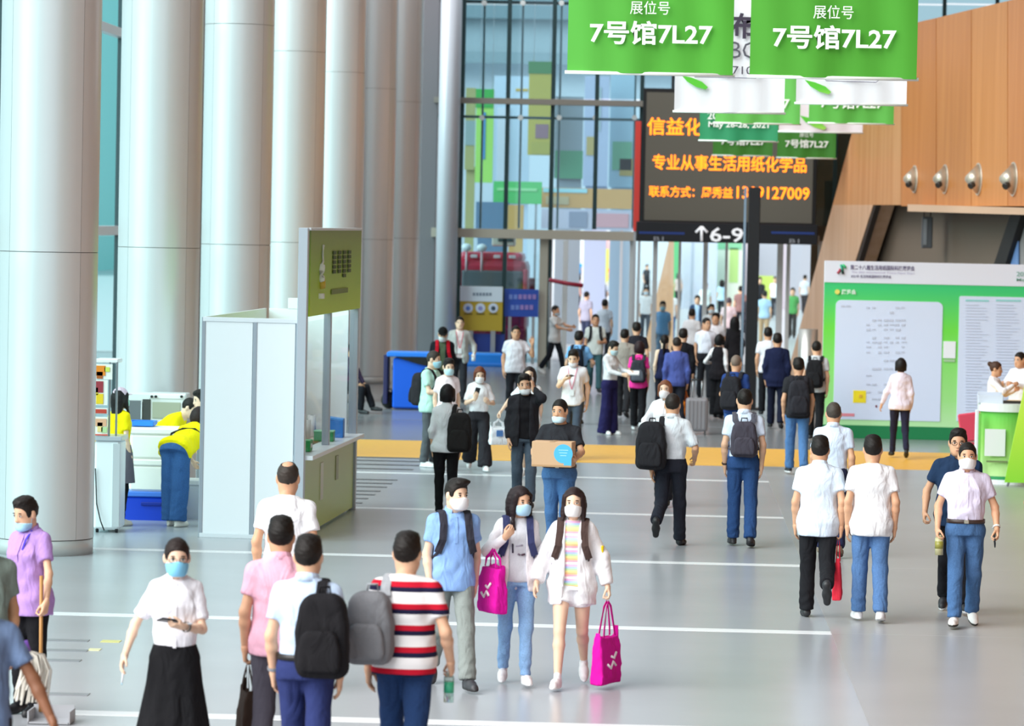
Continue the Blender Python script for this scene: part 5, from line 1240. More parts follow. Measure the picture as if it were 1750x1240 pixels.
# ------------------------------------------------------------------ food stall between the columns
def stall():
    c = hit_z(183, 910); Y = c[1]; s = Y/FPX
    r = thing('food_display', 'clear food display stand with bright menu posters on a white cabinet', 'display stand', (c[0], Y+.2, 0))
    ry('cabinet', 160, 752, 205, 905, Y, mat('#eceff2', .35, name='cabinet_white'), r, .45, .03); ry('cabinet_top', 157, 745, 208, 753, Y, mat('#c9ced4', .3, .4, name='steel_top'), r, .5, .006, front=.02)
    ry('cabinet_side', 192, 758, 204, 900, Y, mat('#c3c6ca', .4, name='grey_side'), r, .02, 0, front=.012)
    for x in (165, 198): 
        p = px(x, 908, Y); cyl('caster', (p[0]-.015, Y+.05, .035), (p[0]+.015, Y+.05, .035), .035, M_black, r, n=14)
    for x in (187, 199): ry('upright', x-1.6, 618, x+1.6, 745, Y, mat('#9a9ea2', .3, .7, name='upright'), r, .03)
    ry('head', 163, 613, 202, 620, Y, mat('#f2f4f4', .4, name='head_white'), r, .35, .01)
    gl = glass_mat((.93, .97, .98), .05); ry('glass', 164, 620, 186, 745, Y, gl, r, .012, 0, front=-.2)
    for (y0, y1, cs, x1) in ((622, 648, [(.05, .1, .6, .75, '#f08a1c'), (.1, .5, .45, .95, '#b05a18'), (.55, .2, .85, .5, '#d4e05a')], 192), (649, 692, [(.05, .05, .65, .5, '#a0303c'), (.1, .55, .65, .95, '#f2cc1c'), (.0, .3, .25, .6, '#e8c83a')], 184), (697, 707, [(.0, .2, .9, .9, '#c8402c')], 184), (712, 744, [(.05, .1, .9, .5, '#e8b08a'), (.2, .3, .6, .8, '#f2d48c'), (.5, .55, .95, .85, '#bcd89a'), (0, .93, 1, 1, '#d8402c')], 184)):
        x0 = 162; ry('poster', x0, y0, x1, y1, Y, mat('#f4f2ea', .6, name='poster_white'), r, .01, 0, front=.02)
        for p0, q0, p1, q1, cc in cs: ry('food_print', x0+(x1-x0)*p0, y0+(y1-y0)*q0, x0+(x1-x0)*p1, y0+(y1-y0)*q1, Y, mat(cc, .6, name='food_print'), r, .006, 0, front=.028)
    tube('power_cord', [px(163, 800, Y-.03), px(165, 860, Y-.03), px(172, 890, Y-.06), px(178, 906, Y-.1)], .008, M_black, r, 5)
    fix(r)
    # blue cool box with stacked white foam boxes
    c = hit_z(258, 889); Y = c[1]
    r = thing('cool_box', 'large royal blue cool box on the floor under white foam boxes', 'cool box', (c[0], Y+.3, 0))
    ry('tub', 208, 848, 306, 894, Y, mat('#1440c4', .35, name='royal_blue'), r, .55, .035); ry('lid_rim', 206, 840, 308, 849, Y, mat('#4a7fe0', .35, name='rim_blue'), r, .58, .012, front=.015); ry('handle', 240, 858, 276, 864, Y, mat('#0f2f98', .35, name='handle_blue'), r, .03, .008, front=.025)
    fix(r)
    r = thing('foam_box', 'white foam box resting on the blue cool box', 'foam box', (c[0], Y+.3, px(258, 840, Y)[2])); fm = mat('#f1f0ea', .7, bump=.1, bscale=80, name='foam')
    ry('box_body', 220, 795, 312, 840, Y, fm, r, .5, .03); ry('lid', 218, 785, 314, 796, Y, fm, r, .52, .015, front=.01); fix(r)
    r = thing('foam_box', 'topmost white foam box of the stack behind the bending worker', 'foam box', (c[0], Y+.3, px(258, 785, Y)[2]))
    ry('box_body', 222, 742, 312, 785, Y, fm, r, .5, .03); ry('lid', 220, 731, 314, 743, Y, mat('#f5f4ee', .6, name='foam_lid'), r, .52, .02, front=.01); fix(r)
    c2 = hit_z(325, 890); Yg = c2[1]+.35; r = thing('foam_box', 'pale grey box on the floor beside the white booth panel', 'foam box', (px(328, 880, Yg)[0], Yg+.2, 0)); ry('box_body', 310, 828, 346, 893, Yg, mat('#d4d8de', .6, name='grey_foam'), r, .4, .02); ry('lid', 308, 820, 348, 829, Yg, mat('#e2e5ea', .6, name='grey_lid'), r, .42, .01, front=.01); fix(r)
    # table with microwaves
    Y2 = Y+2.9; zt = px(270, 727, Y2)[2]
    r = thing('work_table', 'grey work table holding the microwave ovens', 'table', (px(270, 760, Y2)[0], Y2+.3, 0)); ry('top', 195, 726, 345, 732, Y2, M_grey, r, .7, .01, front=.05)
    for x in (200, 340):
        for dy in (0, .55): 
            X = px(x, 760, Y2)[0]; box('leg', (X, Y2+dy, (zt-.05)/2), (.05, .05, zt-.05), M_grey, r)
    fix(r)
    def micro(label, x0, x1, y0, y1, dark):
        r = thing('microwave_oven', label, 'microwave', (px((x0+x1)/2, y1, Y2)[0], Y2+.2, zt)); b = mat('#dfe1e0', .4, name='oven_case') 
        ry('case', x0, y0, x1, y1, Y2, b, r, .4, .012); w = x1-x0
        if dark: ry('door', x0+2, y0+12, x0+w*.58, y1-5, Y2, mat('#6c7074', .3, name='oven_window'), r, .02, .004, front=.015); ry('control_panel', x0+w*.64, y0+10, x1-1, y1-2, Y2, mat('#3e3e3c', .5, name='oven_panel'), r, .02, .004, front=.015); ry('handle', x0+w*.58, y0+14, x0+w*.62, y1-6, Y2, M_whitep, r, .03, .004, front=.03)
        else:
            ry('door', x0+6, y0+15, x1-10, y1-7, Y2, mat('#a6a894', .3, name='oven_window2'), r, .02, .004, front=.015); ry('control_strip', x0+2, y0+2, x1-2, y0+9, Y2, mat('#f0f0ee', .4, name='strip'), r, .02, .004, front=.015)
            for k, x in enumerate((x0+5, x0+12, x1-8)): p = px(x, y0+5.5, Y2-.04); cyl('knob', (p[0], Y2-.04, p[2]), (p[0], Y2, p[2]), .018, M_dark, r, n=10)
        for x in (x0+6, x1-6): ry('foot', x-2, y1, x+2, y1+3, Y2, M_black, r, .3, .002)
        fix(r)
    micro('white microwave with dark control panel beside the capped worker', 217, 258, 672, 722, True); micro('wide white microwave oven with a row of knobs', 254, 318, 672, 722, False)
    zt_ = px(258, 731, Y)[2]+.012; t = px(238, 728, Y); r = thing('plastic_tray', 'bright blue plastic tray lying on the topmost foam box', 'tray', (t[0], Y+.28, zt_)); bm_ = mat('#2f86e8', .4, name='tray_blue')
    box('tray_base', (0, 0, .01), (.30, .34, .02), bm_, r, .004)
    for sx, sy, w_, d_ in ((0, -.17, .31, .02), (0, .17, .31, .02), (-.15, 0, .02, .34), (.15, 0, .02, .34)): box('rim', (sx, sy, .035), (w_, d_, .05), bm_, r, .004)
stall()

# ------------------------------------------------------------------ blue draped table near the end wall
c = hit_z(700, 700); Y = c[1]
r = thing('draped_table', 'bright blue cloth covered tall table with black fold under its top', 'table', (c[0]+.1, Y+.3, 0)); bl = mat('#0a62e4', .55, name='blue_cloth'); 
ry('cloth', 671, 612, 742, 698, Y, bl, r, .75, .03); ry('table_top', 661, 602, 746, 610, Y, mat('#2d86f4', .45, name='blue_top'), r, .85, .015, front=.06)
prism('fold', [px(676, 610, Y-.05), px(742, 609, Y-.05), px(742, 628, Y-.05), px(715, 622, Y-.05)], (0, .03, 0), M_black, r)
ry('side_leg', 655, 606, 662, 690, Y, mat('#2c2a58', .6, name='navy_leg'), r, .7, .01); fix(r)
c = hit_z(676, 696); r = thing('ball_bag', 'round black bag on the floor beside the blue draped table', 'bag', (c[0]-.1, c[1]-.5, 0)); o = ellip((0, 0, .17), (.16, .16, .17), 16, 10); newmesh('bag_body', o[0], o[1], mat('#22201f', .8, name='black_bag'), r); tube('handle', [(-.07, 0, .32), (-.04, 0, .39), (.04, 0, .39), (.07, 0, .32)], .012, M_black, r, 6)

# ------------------------------------------------------------------ the people and what they carry
def frame_M(p, x, y, z): return Matrix(((x[0], y[0], z[0], 0), (x[1], y[1], z[1], 0), (x[2], y[2], z[2], 0), (0, 0, 0, 1)))
def phone(P, n, label, out_=.028, c='#17181c'):
    p, d, nn, s = hand_frame(P, n); r = thing('phone', label, 'phone', p+nn*(out_-.02)); M = frame_M(p, s, d, nn)
    box('case', (0, .02, 0), (.074, .150, .010), mat(c, .3, name='phone_case'), r, .004, M); box('screen', (0, .02, .0055), (.066, .136, .002), mat('#20242c', .1, name='phone_screen'), r, 0, M); return r
def vbottle(P, n, label, body, cap, h=.2, r0=.032, down=.10, name='bottle', cat='bottle', band=None):
    p, d, nn, s = hand_frame(P, n); r = thing(name, label, cat, p-np.array([0, 0, down]))
    cyl('bottle_body', (0, 0, -h*.6), (0, 0, h*.2), r0, body, r, n=16); cyl('shoulder', (0, 0, h*.2), (0, 0, h*.36), r0, body, r, r1=.013, n=16); cyl('cap', (0, 0, h*.36), (0, 0, h*.46), .015, cap, r, n=12)
    if band: cyl('label_band', (0, 0, -h*.30), (0, 0, h*.05), r0+.001, band, r, n=16)
    return r
def watch(P, n, c='#2a2622'):
    a = P.arms[n]; d = a['d']; w = a['W']-d*.03; fr = unit(a['E']-a['W'])
    s = unit(np.cross(fr, (0.3, .9, .1))); t = np.cross(fr, s); pts = [P.out(w+(s*cos(q)+t*sin(q))*.034) for q in np.linspace(0, 2*pi, 12, endpoint=False)]
    tube('watch_strap', pts, 0, mat(c, .5, name='strap'), P.o, 4, (.022, .006), closed=True, up=tuple(fr))
    q = P.out(w+s*.036); box('watch_face', q, (.032, .032, .012), mat('#c8ccd0', .3, .5, name='watch_face'), P.o, .004)
def hung(P, n, dz=.03): return hand_frame(P, n)[0]-np.array([0, 0, dz])
SK = ['#e6bd9f', '#deb090', '#d6a381', '#ebc6aa']
WH = '#eceef3'; BK = '#1b1b20'
rainbow = ramp_mat([(0, '#f4a9b8'), (.14, '#f6c08e'), (.28, '#f4e29a'), (.42, '#b9dcae'), (.56, '#b3c8ee'), (.70, '#e9b5da'), (.84, '#fbf3f0')], 'Z', 1/.115, .2, 'wrap', name='rainbow_knit', rough=.9, spec=.2)
stripes = ramp_mat([(0, '#eceaea'), (.52, '#1d1c3a'), (.74, '#c2172f')], 'Z', 1/.135, .16, 'wrap', name='striped_knit', rough=.9, spec=.2)

# --- near group, left
p = person('short haired cleaner in a lilac polo with a long wooden stick', ('h', 44, 850), 1.60, -28, 'f', SK[1], 'short', '#1e1916', dict(t='polo', c='#b48fd0', hem=.80, loose=.020), dict(c='#17171b', fit='straight'), ('#1b1b1e', '#1b1b1e', 'dress'), '#a9d6f0', 1, L=('to', (.30, -.16, .92), 1.0, (0, -.25, -.9), (-1, 0, 0), (.5, .7, -.2)), head=(-12, 14, 0), fat=.6, lanyard=None)
tube('lanyard', [p.out(p.TF(q)) for q in ((.05, -.03, 1.47), (.05, -.11, 1.40), (.02, -.15, 1.25))], 0, fab('#4c3fc4'), p.o, 4, (.018, .005), up=(1, 0, 0))
q = hand_frame(p, 'L')[0]; r = thing('dust_pan', 'grey dust pan with a long wooden stick held by the cleaner', 'dust pan', (q[0], q[1], 0))
cyl('stick', (0, 0, .06), (-.01, 0, 1.06), .014, wood_mat('#a9773f', '#c49455', 6), r, n=12)
bm = bmesh.new(); bm_box(bm, (.10, -.12, .012), (.30, .26, .012)); bm_box(bm, (.10, .01, .06), (.30, .012, .11)); bm_box(bm, (-.05, -.12, .05), (.012, .26, .09)); bm_box(bm, (.25, -.12, .05), (.012, .26, .09)); bmobj('pan', bm, mat('#a6a8ac', .5, name='pan_grey'), r, kind='stuff')
p2 = person('man in a grey green t-shirt walking past the cleaner', ('h', -27, 880), 1.72, 22, 'm', '#c8956f', 'short', '#1e1916', dict(t='tee', c='#7f8d84'), dict(c='#33353c'), mask='#a9d6f0', st=.6, L=('hang', 4))
p3 = person('dark skinned man in a slate blue t-shirt at the frame corner', ('h', -34, 975), 1.72, 12, 'm', '#8a5c42', 'short', '#1e1916', dict(t='tee', c='#6d82a4'), dict(c='#33353c'), st=.5, L=('to', (.40, -.10, .93), .4))
c = hit_d(46, 1112, 24.0); r = thing('string_mop', 'white string mop with a purple collar carried between the two men', 'mop', c); mw = mat('#d9d4c8', .9, name='mop_cotton'); rnd = random.Random(5); bm = []
V, F, n = [], [], 0
for k in range(46):
    a = rnd.random()*2*pi; ln = .22+.12*rnd.random(); e = .02+.06*rnd.random(); x0, y0 = .03*cos(a), .03*sin(a); P_ = [(x0, y0, 0), (x0+.05*cos(a)+.03, y0+.05*sin(a), -.02), (x0+e*cos(a)+.05, y0+e*sin(a), -.12), (x0+e*1.15*cos(a)+.035*rnd.random(), y0+e*sin(a), -ln)]
    for i, q in enumerate(P_):
        for j in range(4): V.append((q[0]+.007*cos(j*pi/2), q[1]+.007*sin(j*pi/2), q[2]))
    for i in range(3):
        for j in range(4): F.append((n+i*4+j, n+i*4+(j+1) % 4, n+i*4+4+(j+1) % 4, n+i*4+4+j))
    n += 16
newmesh('strings', V, F, mw, r, True, kind='stuff'); cyl('collar', (0, 0, -.03), (-.03, 0, .06), .035, mat('#7a4fb4', .5, name='purple_plastic'), r, n=14); cyl('handle', (-.03, 0, .06), (-.62, .03, .36), .013, mat('#c9c9cc', .4, .4, name='mop_handle'), r, n=10)
p5 = person('young woman in white blouse and long black skirt looking up from her phone', ('h', 303, 921), 1.62, 6, 'f', SK[3], 'pony', '#241a17', dict(t='shirt', c='#f1f0f6', hem=1.0, sl=.78, loose=.020), dict(t='skirt', c='#17171a', len=.22, flare=.14), ('#1b1b1e', '#1b1b1e', 'flat'), '#86cdf0', 0, True,
           L=('to', (.055, -.27, 1.165), .75, (-.8, -.5, .15), (0, .35, .9), (.55, .35, -1)), R=('to', (.335, -.12, .945), .45), head=(6, 6, 0))
phone(p5, 'L', 'dark phone held up by the woman in the black skirt'); watch(p5, 'L', '#5a5650')
q, d, n_, s = hand_frame(p5, 'R'); r = thing('pen', 'thin white pen in the hanging hand of the woman in the black skirt', 'pen', q); cyl('barrel', (0, 0, .02), (-.01, -.01, -.10), .006, M_whitep, r, n=8); cyl('tip', (-.01, -.01, -.10), (-.011, -.011, -.115), .006, mat('#9fd0e8', .4, name='pen_tip'), r, r1=.001, n=8)
p6 = person('balding man in a white t-shirt walking away along the booth', ('h', 493, 789), 1.76, 176, 'm', SK[2], 'bald', '#39322d', dict(t='tee', c='#f0f1f5', hem=.84), dict(c='#5b6068'), st=.5, fat=.6)
p7 = person('man in a pink polo seen from behind carrying a brown handbag', ('h', 481, 884), 1.72, 183, 'm', SK[2], 'short', '#191512', dict(t='polo', c='#eab2c6', hem=.84, loose=.016), dict(c='#47444e'), st=-.5, fat=.6, L=('hang', 2, .95))
a = hung(p7, 'L'); tote('dark brown leather handbag hanging from the hand of the man in pink', a, .27, .11, .34, pi/2+.28, '#2d2019', handle=.13, name='handbag', cat='handbag')
p8 = person('man in a pale blue shirt and navy trousers with black backpack on one shoulder', ('h', 528, 916), 1.72, 175, 'm', SK[1], 'short', '#1c1714', dict(t='shirt', c='#c6dbf4', hem=.985), dict(c='#2d3768'), st=.6, belt='#1c1a1a', L=('hang', 6), fat=.3)
watch(p8, 'L', '#8a8d92'); backpack(p8, 'black backpack slung on one shoulder of the pale blue shirt man', '#1c1b1e', -.9, (0, 1), .33, .52, .17, 1.15)
p9 = person('man in a red navy and white striped t-shirt with a grey backpack', ('h', 697, 911), 1.72, 170, 'm', SK[1], 'short', '#1c1714', dict(t='tee', m=stripes, hem=.86, loose=.016), dict(c='#233c66', denim=1), st=.5, fat=.9, R=('to', (.27, -.10, .93), .85))
backpack(p9, 'grey canvas roll top backpack on the striped man', '#7b7c80', 1.2, (1, 0), .30, .46, .17, 1.16, strapc='#a9adb2')
vbottle(p9, 'R', 'small clear water bottle with a green label held by the striped man', mat('#cfe4de', .1, trans=.7, name='bottle_plastic'), mat('#e8f0ee', .4, name='cap_white'), .20, .032, .07, band=mat('#3fb488', .4, name='label_green'))
p10 = person('young man in a light blue polo and grey trousers with white mask', ('h', 781, 819), 1.665, 14, 'm', SK[3], 'quiff', '#1e1916', dict(t='polo', c='#8db3ea', hem=.82), dict(c='#8d9591', fit='straight'), ('#3a3a3e', '#2a2a2c', 'sneak'), '#f0f1f3', 0, st=.9, head=(28, 4, 0), L=('hang', -6), R=('hang', 8))
backpack(p10, 'dark grey backpack worn by the young man in the blue polo', '#33333d')
p11 = person('woman in white jacket and light jeans with a pink tote on her arm', ('h', 890, 832), 1.565, 6, 'f', SK[1], 'long', '#251b1d', dict(t='jacket', c='#f1ebee', inner='#d6d8df', hem=.82, open=.075), dict(c='#8db3de', fit='slim', denim=1, wrinkle=1.3), ('#f3eeee', '#f6f6f6', 'sneak'), '#b4dcf4', 0, st=.45, head=(30, 6, 0),
            R=('to', (.12, -.24, 1.31), .9, (-.5, -.3, .6), (.2, .9, .3), (.7, .1, -.9)))
backpack(p11, 'navy backpack worn by the woman with the pink tote on her arm', '#35395c', d=.10, strapc='#3a3f66')
a = p11.W(p11.arms['R']['E']*.45+p11.arms['R']['W']*.55)-np.array([0, 0, .035])
LOGO = [[(-.5, .62), (-.2, .70), (.05, .58), (.3, .66)], [(-.1, .48), (.15, .52), (.4, .42)]]
tote('magenta tote bag hanging from the forearm of the woman in jeans', a+np.array([-.03, -.02, 0]), .30, .12, .42, -1.0, '#d8149c', handle=.10, logo=LOGO)
for pts, c_ in (([(-.05, 1.24), (-.045, 1.16)], '#3a3448'), ([(-.02, 1.22), (.04, 1.23)], '#a9a4b4'), ([(.03, 1.14), (.065, 1.15)], '#4a3040'), ([(.0, 1.15), (.02, 1.14)], '#7a6a7a')):
    yv = lambda x, z: float(np.interp(z, [r_[0] for r_ in p11.tab], [r_[3]-r_[2] for r_ in p11.tab]))-.012
    tube('shirt_print', [p11.out((x, yv(x, z), z)) for x, z in pts], .008, mat(c_, .8, name='shirt_print'), p11.o, 5)
p12 = person('woman in white jacket rainbow top and white shorts with long hair', ('h', 981, 834), 1.60, -3, 'f', SK[3], 'longer', '#2a1c1c', dict(t='jacket', c='#f5f3f6', inner=rainbow, hem=.74, wide=.022, open=.055, loose=.028), dict(t='shorts', c='#f2f2f4', len=.42), ('#f3eeee', '#f6f6f6', 'sneak'), '#f2f2f2', 0, st=-.95,
            L=('to', (.31, -.02, .90), .95), R=('to', (.30, -.10, .92), .4))
backpack(p12, 'small brown strapped backpack worn by the woman in white shorts', '#4a3c38', d=.09, strapc='#4a3a36')
tote('magenta tote bag hanging low from the hand of the woman in shorts', hung(p12, 'L'), .35, .12, .43, 1.12, '#d8149c', handle=.24, logo=LOGO)
q = p12.out(p12.arms['L']['S']*.3+p12.arms['L']['E']*.7+np.array([.048, -.03, 0])); box('sleeve_patch', q, (.02, .07, .07), fab('#f2d21e'), p12.o, .006)

# --- middle distance
p13 = person('stocky man in a black t-shirt carrying a cardboard box', ('h', 957, 683), 1.72, -8, 'm', SK[2], 'crop', '#1d1815', dict(t='tee', c='#2b2b30', hem=.99, sl=.72), dict(c='#496d9c', denim=1), ('#26262a', '#26262a', 'dress'), '#cfe6f2', 1, st=.4, fat=1.4, belt='#3c2418', head=(-12, 4, 0),
            L=('to', (.225, -.36, 1.09), .75, (-.25, -.8, .1), (-.5, 0, .85), (.6, .5, -.6)), R=('to', (.225, -.36, 1.09), .75, (-.25, -.8, .1), (-.5, 0, .85), (.6, .5, -.6)))
b_ = p13.W((0, -.405, 1.155)); r = thing('cardboard_box', 'tan cardboard box with a round blue print held by the stocky man', 'box', b_-np.array([0, 0, .14]), rad(-8)); tan = mat('#d3a883', .7, bump=.05, bscale=30, name='cardboard')
box('carton', (0, 0, .14), (.45, .26, .28), tan, r, .006); box('bottom_fold', (0, -.131, .012), (.44, .004, .02), mat('#b98f68', .7, name='cardboard_fold'), r, 0); box('tape', (0, 0, .2815), (.06, .262, .003), mat('#c79f78', .4, name='tape'), r, 0)
cyl('round_print', (.13, -.1295, .15), (.13, -.1325, .15), .105, mat('#4fb4ea', .6, name='blue_print'), r, n=32); box('corner_print', (.18, -.1305, .06), (.085, .003, .09), mat('#4fb4ea', .6, name='blue_print'), r, 0)
for k in range(3): box('print_line', (.13, -.1335, .19-.03*k), (.11-.02*k, .002, .008), mat('#a8dcf4', .6, name='print_pale'), r, 0)
p14 = person('man in an open black jacket with a phone at his ear', ('h', 897, 640), 1.72, 0, 'm', SK[1], 'short', '#1c1714', dict(t='jacket', c='#26262b', inner='#1a1a1e', hem=.80, open=.06, loose=.02), dict(c='#52606f', denim=1), ('#26262a', '#26262a', 'dress'), '#e6edf0', 1, st=.5,
            L=('to', (.105, -.075, 1.555), .8, (-.15, .1, .95), (-.9, .3, 0), (.65, -.5, -.9)), R=('hang', 6), head=(4, 6, -6))
phone(p14, 'L', 'phone held to the ear of the man in the black jacket', .02)
p15 = person('long haired woman in white walking behind the man on the phone', ('h', 905, 627), 1.60, -4, 'f', SK[3], 'longer', '#2a1f1e', dict(t='tee', c='#f1f0f2', loose=.02, hem=.84), dict(t='shorts', c='#e8e2e0', len=.5), ('#f0eeee', '#f4f4f4', 'sneak'), '#f0f0f2', 0, st=.5, R=('to', (.44, -.05, 1.02), .9))
r = tote('white plastic carrier bag hanging beside the man on the phone', hung(p15, 'R', .02), .26, .12, .30, .4, '#eef0f4', handle=.09, name='plastic_bag'); box('print', (0, -.065, -.22), (.10, .004, .09), mat('#4f7fc0', .6, name='print_blue'), r, 0)
p16 = person('woman with brown bobbed hair holding a phone in both hands', ('h', 820, 627), 1.58, 10, 'f', SK[3], 'bob', '#6b3a28', dict(t='tee', c='#f3f3f6', hem=.99, loose=.024, sl=.85), dict(c='#2b2a2f', fit='wide'), ('#f0eeee', '#f4f4f4', 'sneak'), '#f4f4f6', 0, st=1.0,
            R=('to', (.09, -.26, 1.22), .7, (-.2, -.4, .9), (0, .9, .3), (.6, .3, -1)), L=('to', (.13, -.26, 1.15), .6, (-.5, -.5, .4), (-.4, .6, .4), (.6, .3, -1)), head=(0, 16, 0))
phone(p16, 'R', 'dark phone in the hand of the brown bobbed woman')
p17 = person('black haired woman in a light grey shirt seen from behind', ('h', 765, 657), 1.65, 178, 'f', SK[1], 'bob', '#131012', dict(t='long', c='#d6d9dc', sl=1.35, hem=.86, loose=.022), dict(c='#141417', fit='slim'), ('#8a7868', '#5a4a40', 'flat'), st=.3)
watch(p17, 'L', '#1b1b1e'); backpack(p17, 'black backpack on one shoulder of the woman in the light grey shirt', '#201f1f', -1.25, (0, 1), .32, .52, .17, 1.13)
p18 = person('man in a mint t-shirt standing side on with a black backpack', ('h', 742, 600), 1.74, 62, 'm', SK[3], 'crop', '#3a332e', dict(t='tee', c='#c3ecdc', hem=.82, loose=.024), dict(c='#5a5e62'), ('#eeeeee', '#f4f4f4', 'sneak'), '#a8dcec', 0, R=('to', (.10, -.30, 1.14), .7), L=('to', (.10, -.30, 1.14), .7), head=(12, 6, 0))
backpack(p18, 'black backpack worn by the man in the mint t-shirt', '#2c2a2e', 0, (1, 1), .30, .50, .18, 1.16)
p19 = person('masked person in a pale pink top standing close to the mint t-shirt man', ('h', 767, 613), 1.66, 12, 'f', SK[3], 'short', '#1c1716', dict(t='tee', c='#efdfe2'), dict(c='#55545c'), ('#eeeeee', '#f4f4f4', 'sneak'), '#c4e6ee', 0, head=(10, 10, 0))
p20 = person('person in a black jacket and black cap looking down near the blue table', ('h', 757, 560), 1.72, 6, 'm', SK[1], 'crop', '#1d1815', dict(t='jacket', c='#1d1e25', inner='#5a6a52', hem=.84), dict(c='#1c1c22'), mask='#dfe6ea', low=0, cap='#141416', head=(0, 24, 0))
backpack(p20, 'backpack with bright red straps worn by the capped person', '#22222a', strapc='#c8142a')
p21 = person('man in a grey cardigan with a red lanyard before the yellow poster', ('h', 786, 541), 1.75, 6, 'm', SK[3], 'crop', '#191512', dict(t='jacket', c='#b3b3b0', inner='#e2d0d0', hem=.80), dict(c='#2c2c32'), lanyard='#d05868', st=.3, L=('to', (.30, -.16, 1.0), .9))
vbottle(p21, 'L', 'white paper cup in the hand of the man in the grey cardigan', M_whitep, M_whitep, .16, .04, .0, 'paper_cup', 'cup')
p22 = person('man in a white polo raising one hand before the blue sign board', ('h', 882, 557), 1.72, 10, 'm', SK[2], 'crop', '#191512', dict(t='polo', c='#e4e1ea', loose=.02), dict(c='#26272d'), st=.3, fat=.7, L=('to', (.30, -.14, 1.40), .25, (.05, .1, .95), (-.2, -.9, 0), (.6, -.2, -.9)))
p23 = person('man in a white t-shirt and side striped track pants pushing the glass door', ('h', 950, 522), 1.70, 62, 'm', SK[2], 'crop', '#191512', dict(t='tee', c='#e6ecee', hem=.80), dict(c='#20242c'), ('#d8dcdc', '#eeeeee', 'sneak'), '#b8ccd8', 1, st=.8, L=('to', (.08, -.46, 1.22), .3), R=('to', (.12, -.42, 1.15), .3))
p24 = person('man in a white t-shirt with a pink lanyard looking at his phone', ('h', 980, 598), 1.72, -8, 'm', SK[3], 'short', '#1d1815', dict(t='tee', c='#f0eef2', hem=.84), dict(c='#45505f', denim=1), ('#2a2a2e', '#d8d8d8', 'sneak'), '#e6e4ea', 1, lanyard='#e2849c', st=.7, fat=.3, R=('to', (.08, -.30, 1.27), .8, (-.7, -.5, .2), (0, .3, .9), (.6, .3, -1)), L=('hang', -8), head=(0, 18, 0))
phone(p24, 'R', 'phone in the hand of the man with the pink lanyard')
p25 = person('man in a sky blue t-shirt with dark backpack, behind the pink lanyard man', ('h', 990, 566), 1.70, 165, 'm', SK[1], 'short', '#1d1815', dict(t='tee', c='#7db6ea'), dict(c='#2a2f38'), st=.4, R=('to', (.2, -.3, 1.1), .7)); backpack(p25, 'navy black backpack worn by the man in the sky blue t-shirt', '#1d2636')
p26 = person('man in a pale t-shirt with dark straps walking through the open door', ('h', 1018, 537), 1.72, 4, 'm', SK[2], 'crop', '#1d1815', dict(t='tee', c='#dde6e2'), dict(c='#3f626a'), st=.6, R=('hang', 5), L=('to', (.12, -.28, 1.12), .7)); backpack(p26, 'backpack of the man in the pale t-shirt at the open door', '#2a2c30')
p27 = person('woman in a white shirt and wide navy trousers turned sideways', ('h', 1048, 583), 1.66, 52, 'f', SK[3], 'short', '#1c1714', dict(t='long', c='#d9dbe0', hem=.99), dict(c='#221f4c', fit='wide', hem=.05), ('#eeeeee', '#f4f4f4', 'sneak'), '#b2ced8', 0, L=('to', (.10, -.40, 1.16), .7), R=('to', (.10, -.38, 1.12), .7), head=(0, 20, 0))
q = hand_frame(p27, 'L')[0]; r = thing('leaflet', 'white folded leaflet held by the woman in navy trousers', 'leaflet', q); box('cover', (.02, -.02, .01), (.21, .15, .006), mat('#e8ecf2', .6, name='paper2'), r, 0, Matrix.Rotation(.5, 4, 'X')); box('page', (.02, -.02, .018), (.20, .145, .004), mat('#f4f6f8', .6, name='paper3'), r, 0, Matrix.Rotation(.42, 4, 'X'))
p28 = person('man in a taupe shirt half hidden behind the woman in navy trousers', ('h', 1068, 563), 1.68, 170, 'm', SK[1], 'short', '#1d1815', dict(t='shirt', c='#a39a91'), dict(c='#2b2a2e'), st=.5)
p29 = person('broad man in a charcoal t-shirt behind the pink shirted woman', ('h', 1088, 551), 1.74, 182, 'm', SK[1], 'short', '#1d1815', dict(t='tee', c='#25232b'), dict(c='#222228'), st=.3, fat=.6)
p30 = person('woman in a hot pink t-shirt with a dark grey backpack', ('h', 1093, 583), 1.63, 176, 'f', SK[1], 'bob', '#2b191d', dict(t='tee', c='#f23c9e'), dict(c='#19191d'), ('#d8d8dc', '#eeeeee', 'sneak'), st=.9); backpack(p30, 'dark grey backpack with lighter panel on the hot pink t-shirt', '#34363e', 0, (1, 1), .30, .44, .15, 1.17, pocket='#565b66')
p31 = person('woman in a sleeveless navy top with a long ponytail', ('h', 1136, 572), 1.64, 180, 'f', '#ecd2b8', 'pony', '#1b1514', dict(t='tank', c='#1c2142', hem=.86), dict(c='#1d1d26'), st=.3)
p32 = person('man in a violet blue shirt beside the ponytail woman', ('h', 1157, 576), 1.70, 184, 'm', SK[2], 'buzz', '#2a2320', dict(t='long', c='#4d5ba0', hem=.84), dict(c='#20222c'), st=.3, R=('hang', 2, .9))
tote('orange shopping bag hanging from the hand of the violet blue shirt man', hung(p32, 'R'), .26, .10, .34, 1.2, '#f0821e', handle=.14, name='shopping_bag')
p33 = person('man in a black long sleeved top next to the grey suitcase', ('h', 1168, 562), 1.73, 172, 'm', SK[1], 'short', '#1d1815', dict(t='long', c='#17171d', hem=.84), dict(c='#1b1b20'), st=.4)
p34 = person('man in a white shirt facing the entrance with his head turned', ('h', 1208, 543), 1.76, 4, 'm', SK[2], 'crop', '#1b1613', dict(t='shirt', c='#e6e9f6', hem=.985), dict(c='#1d1e24'), st=.3, head=(28, 0, 0))
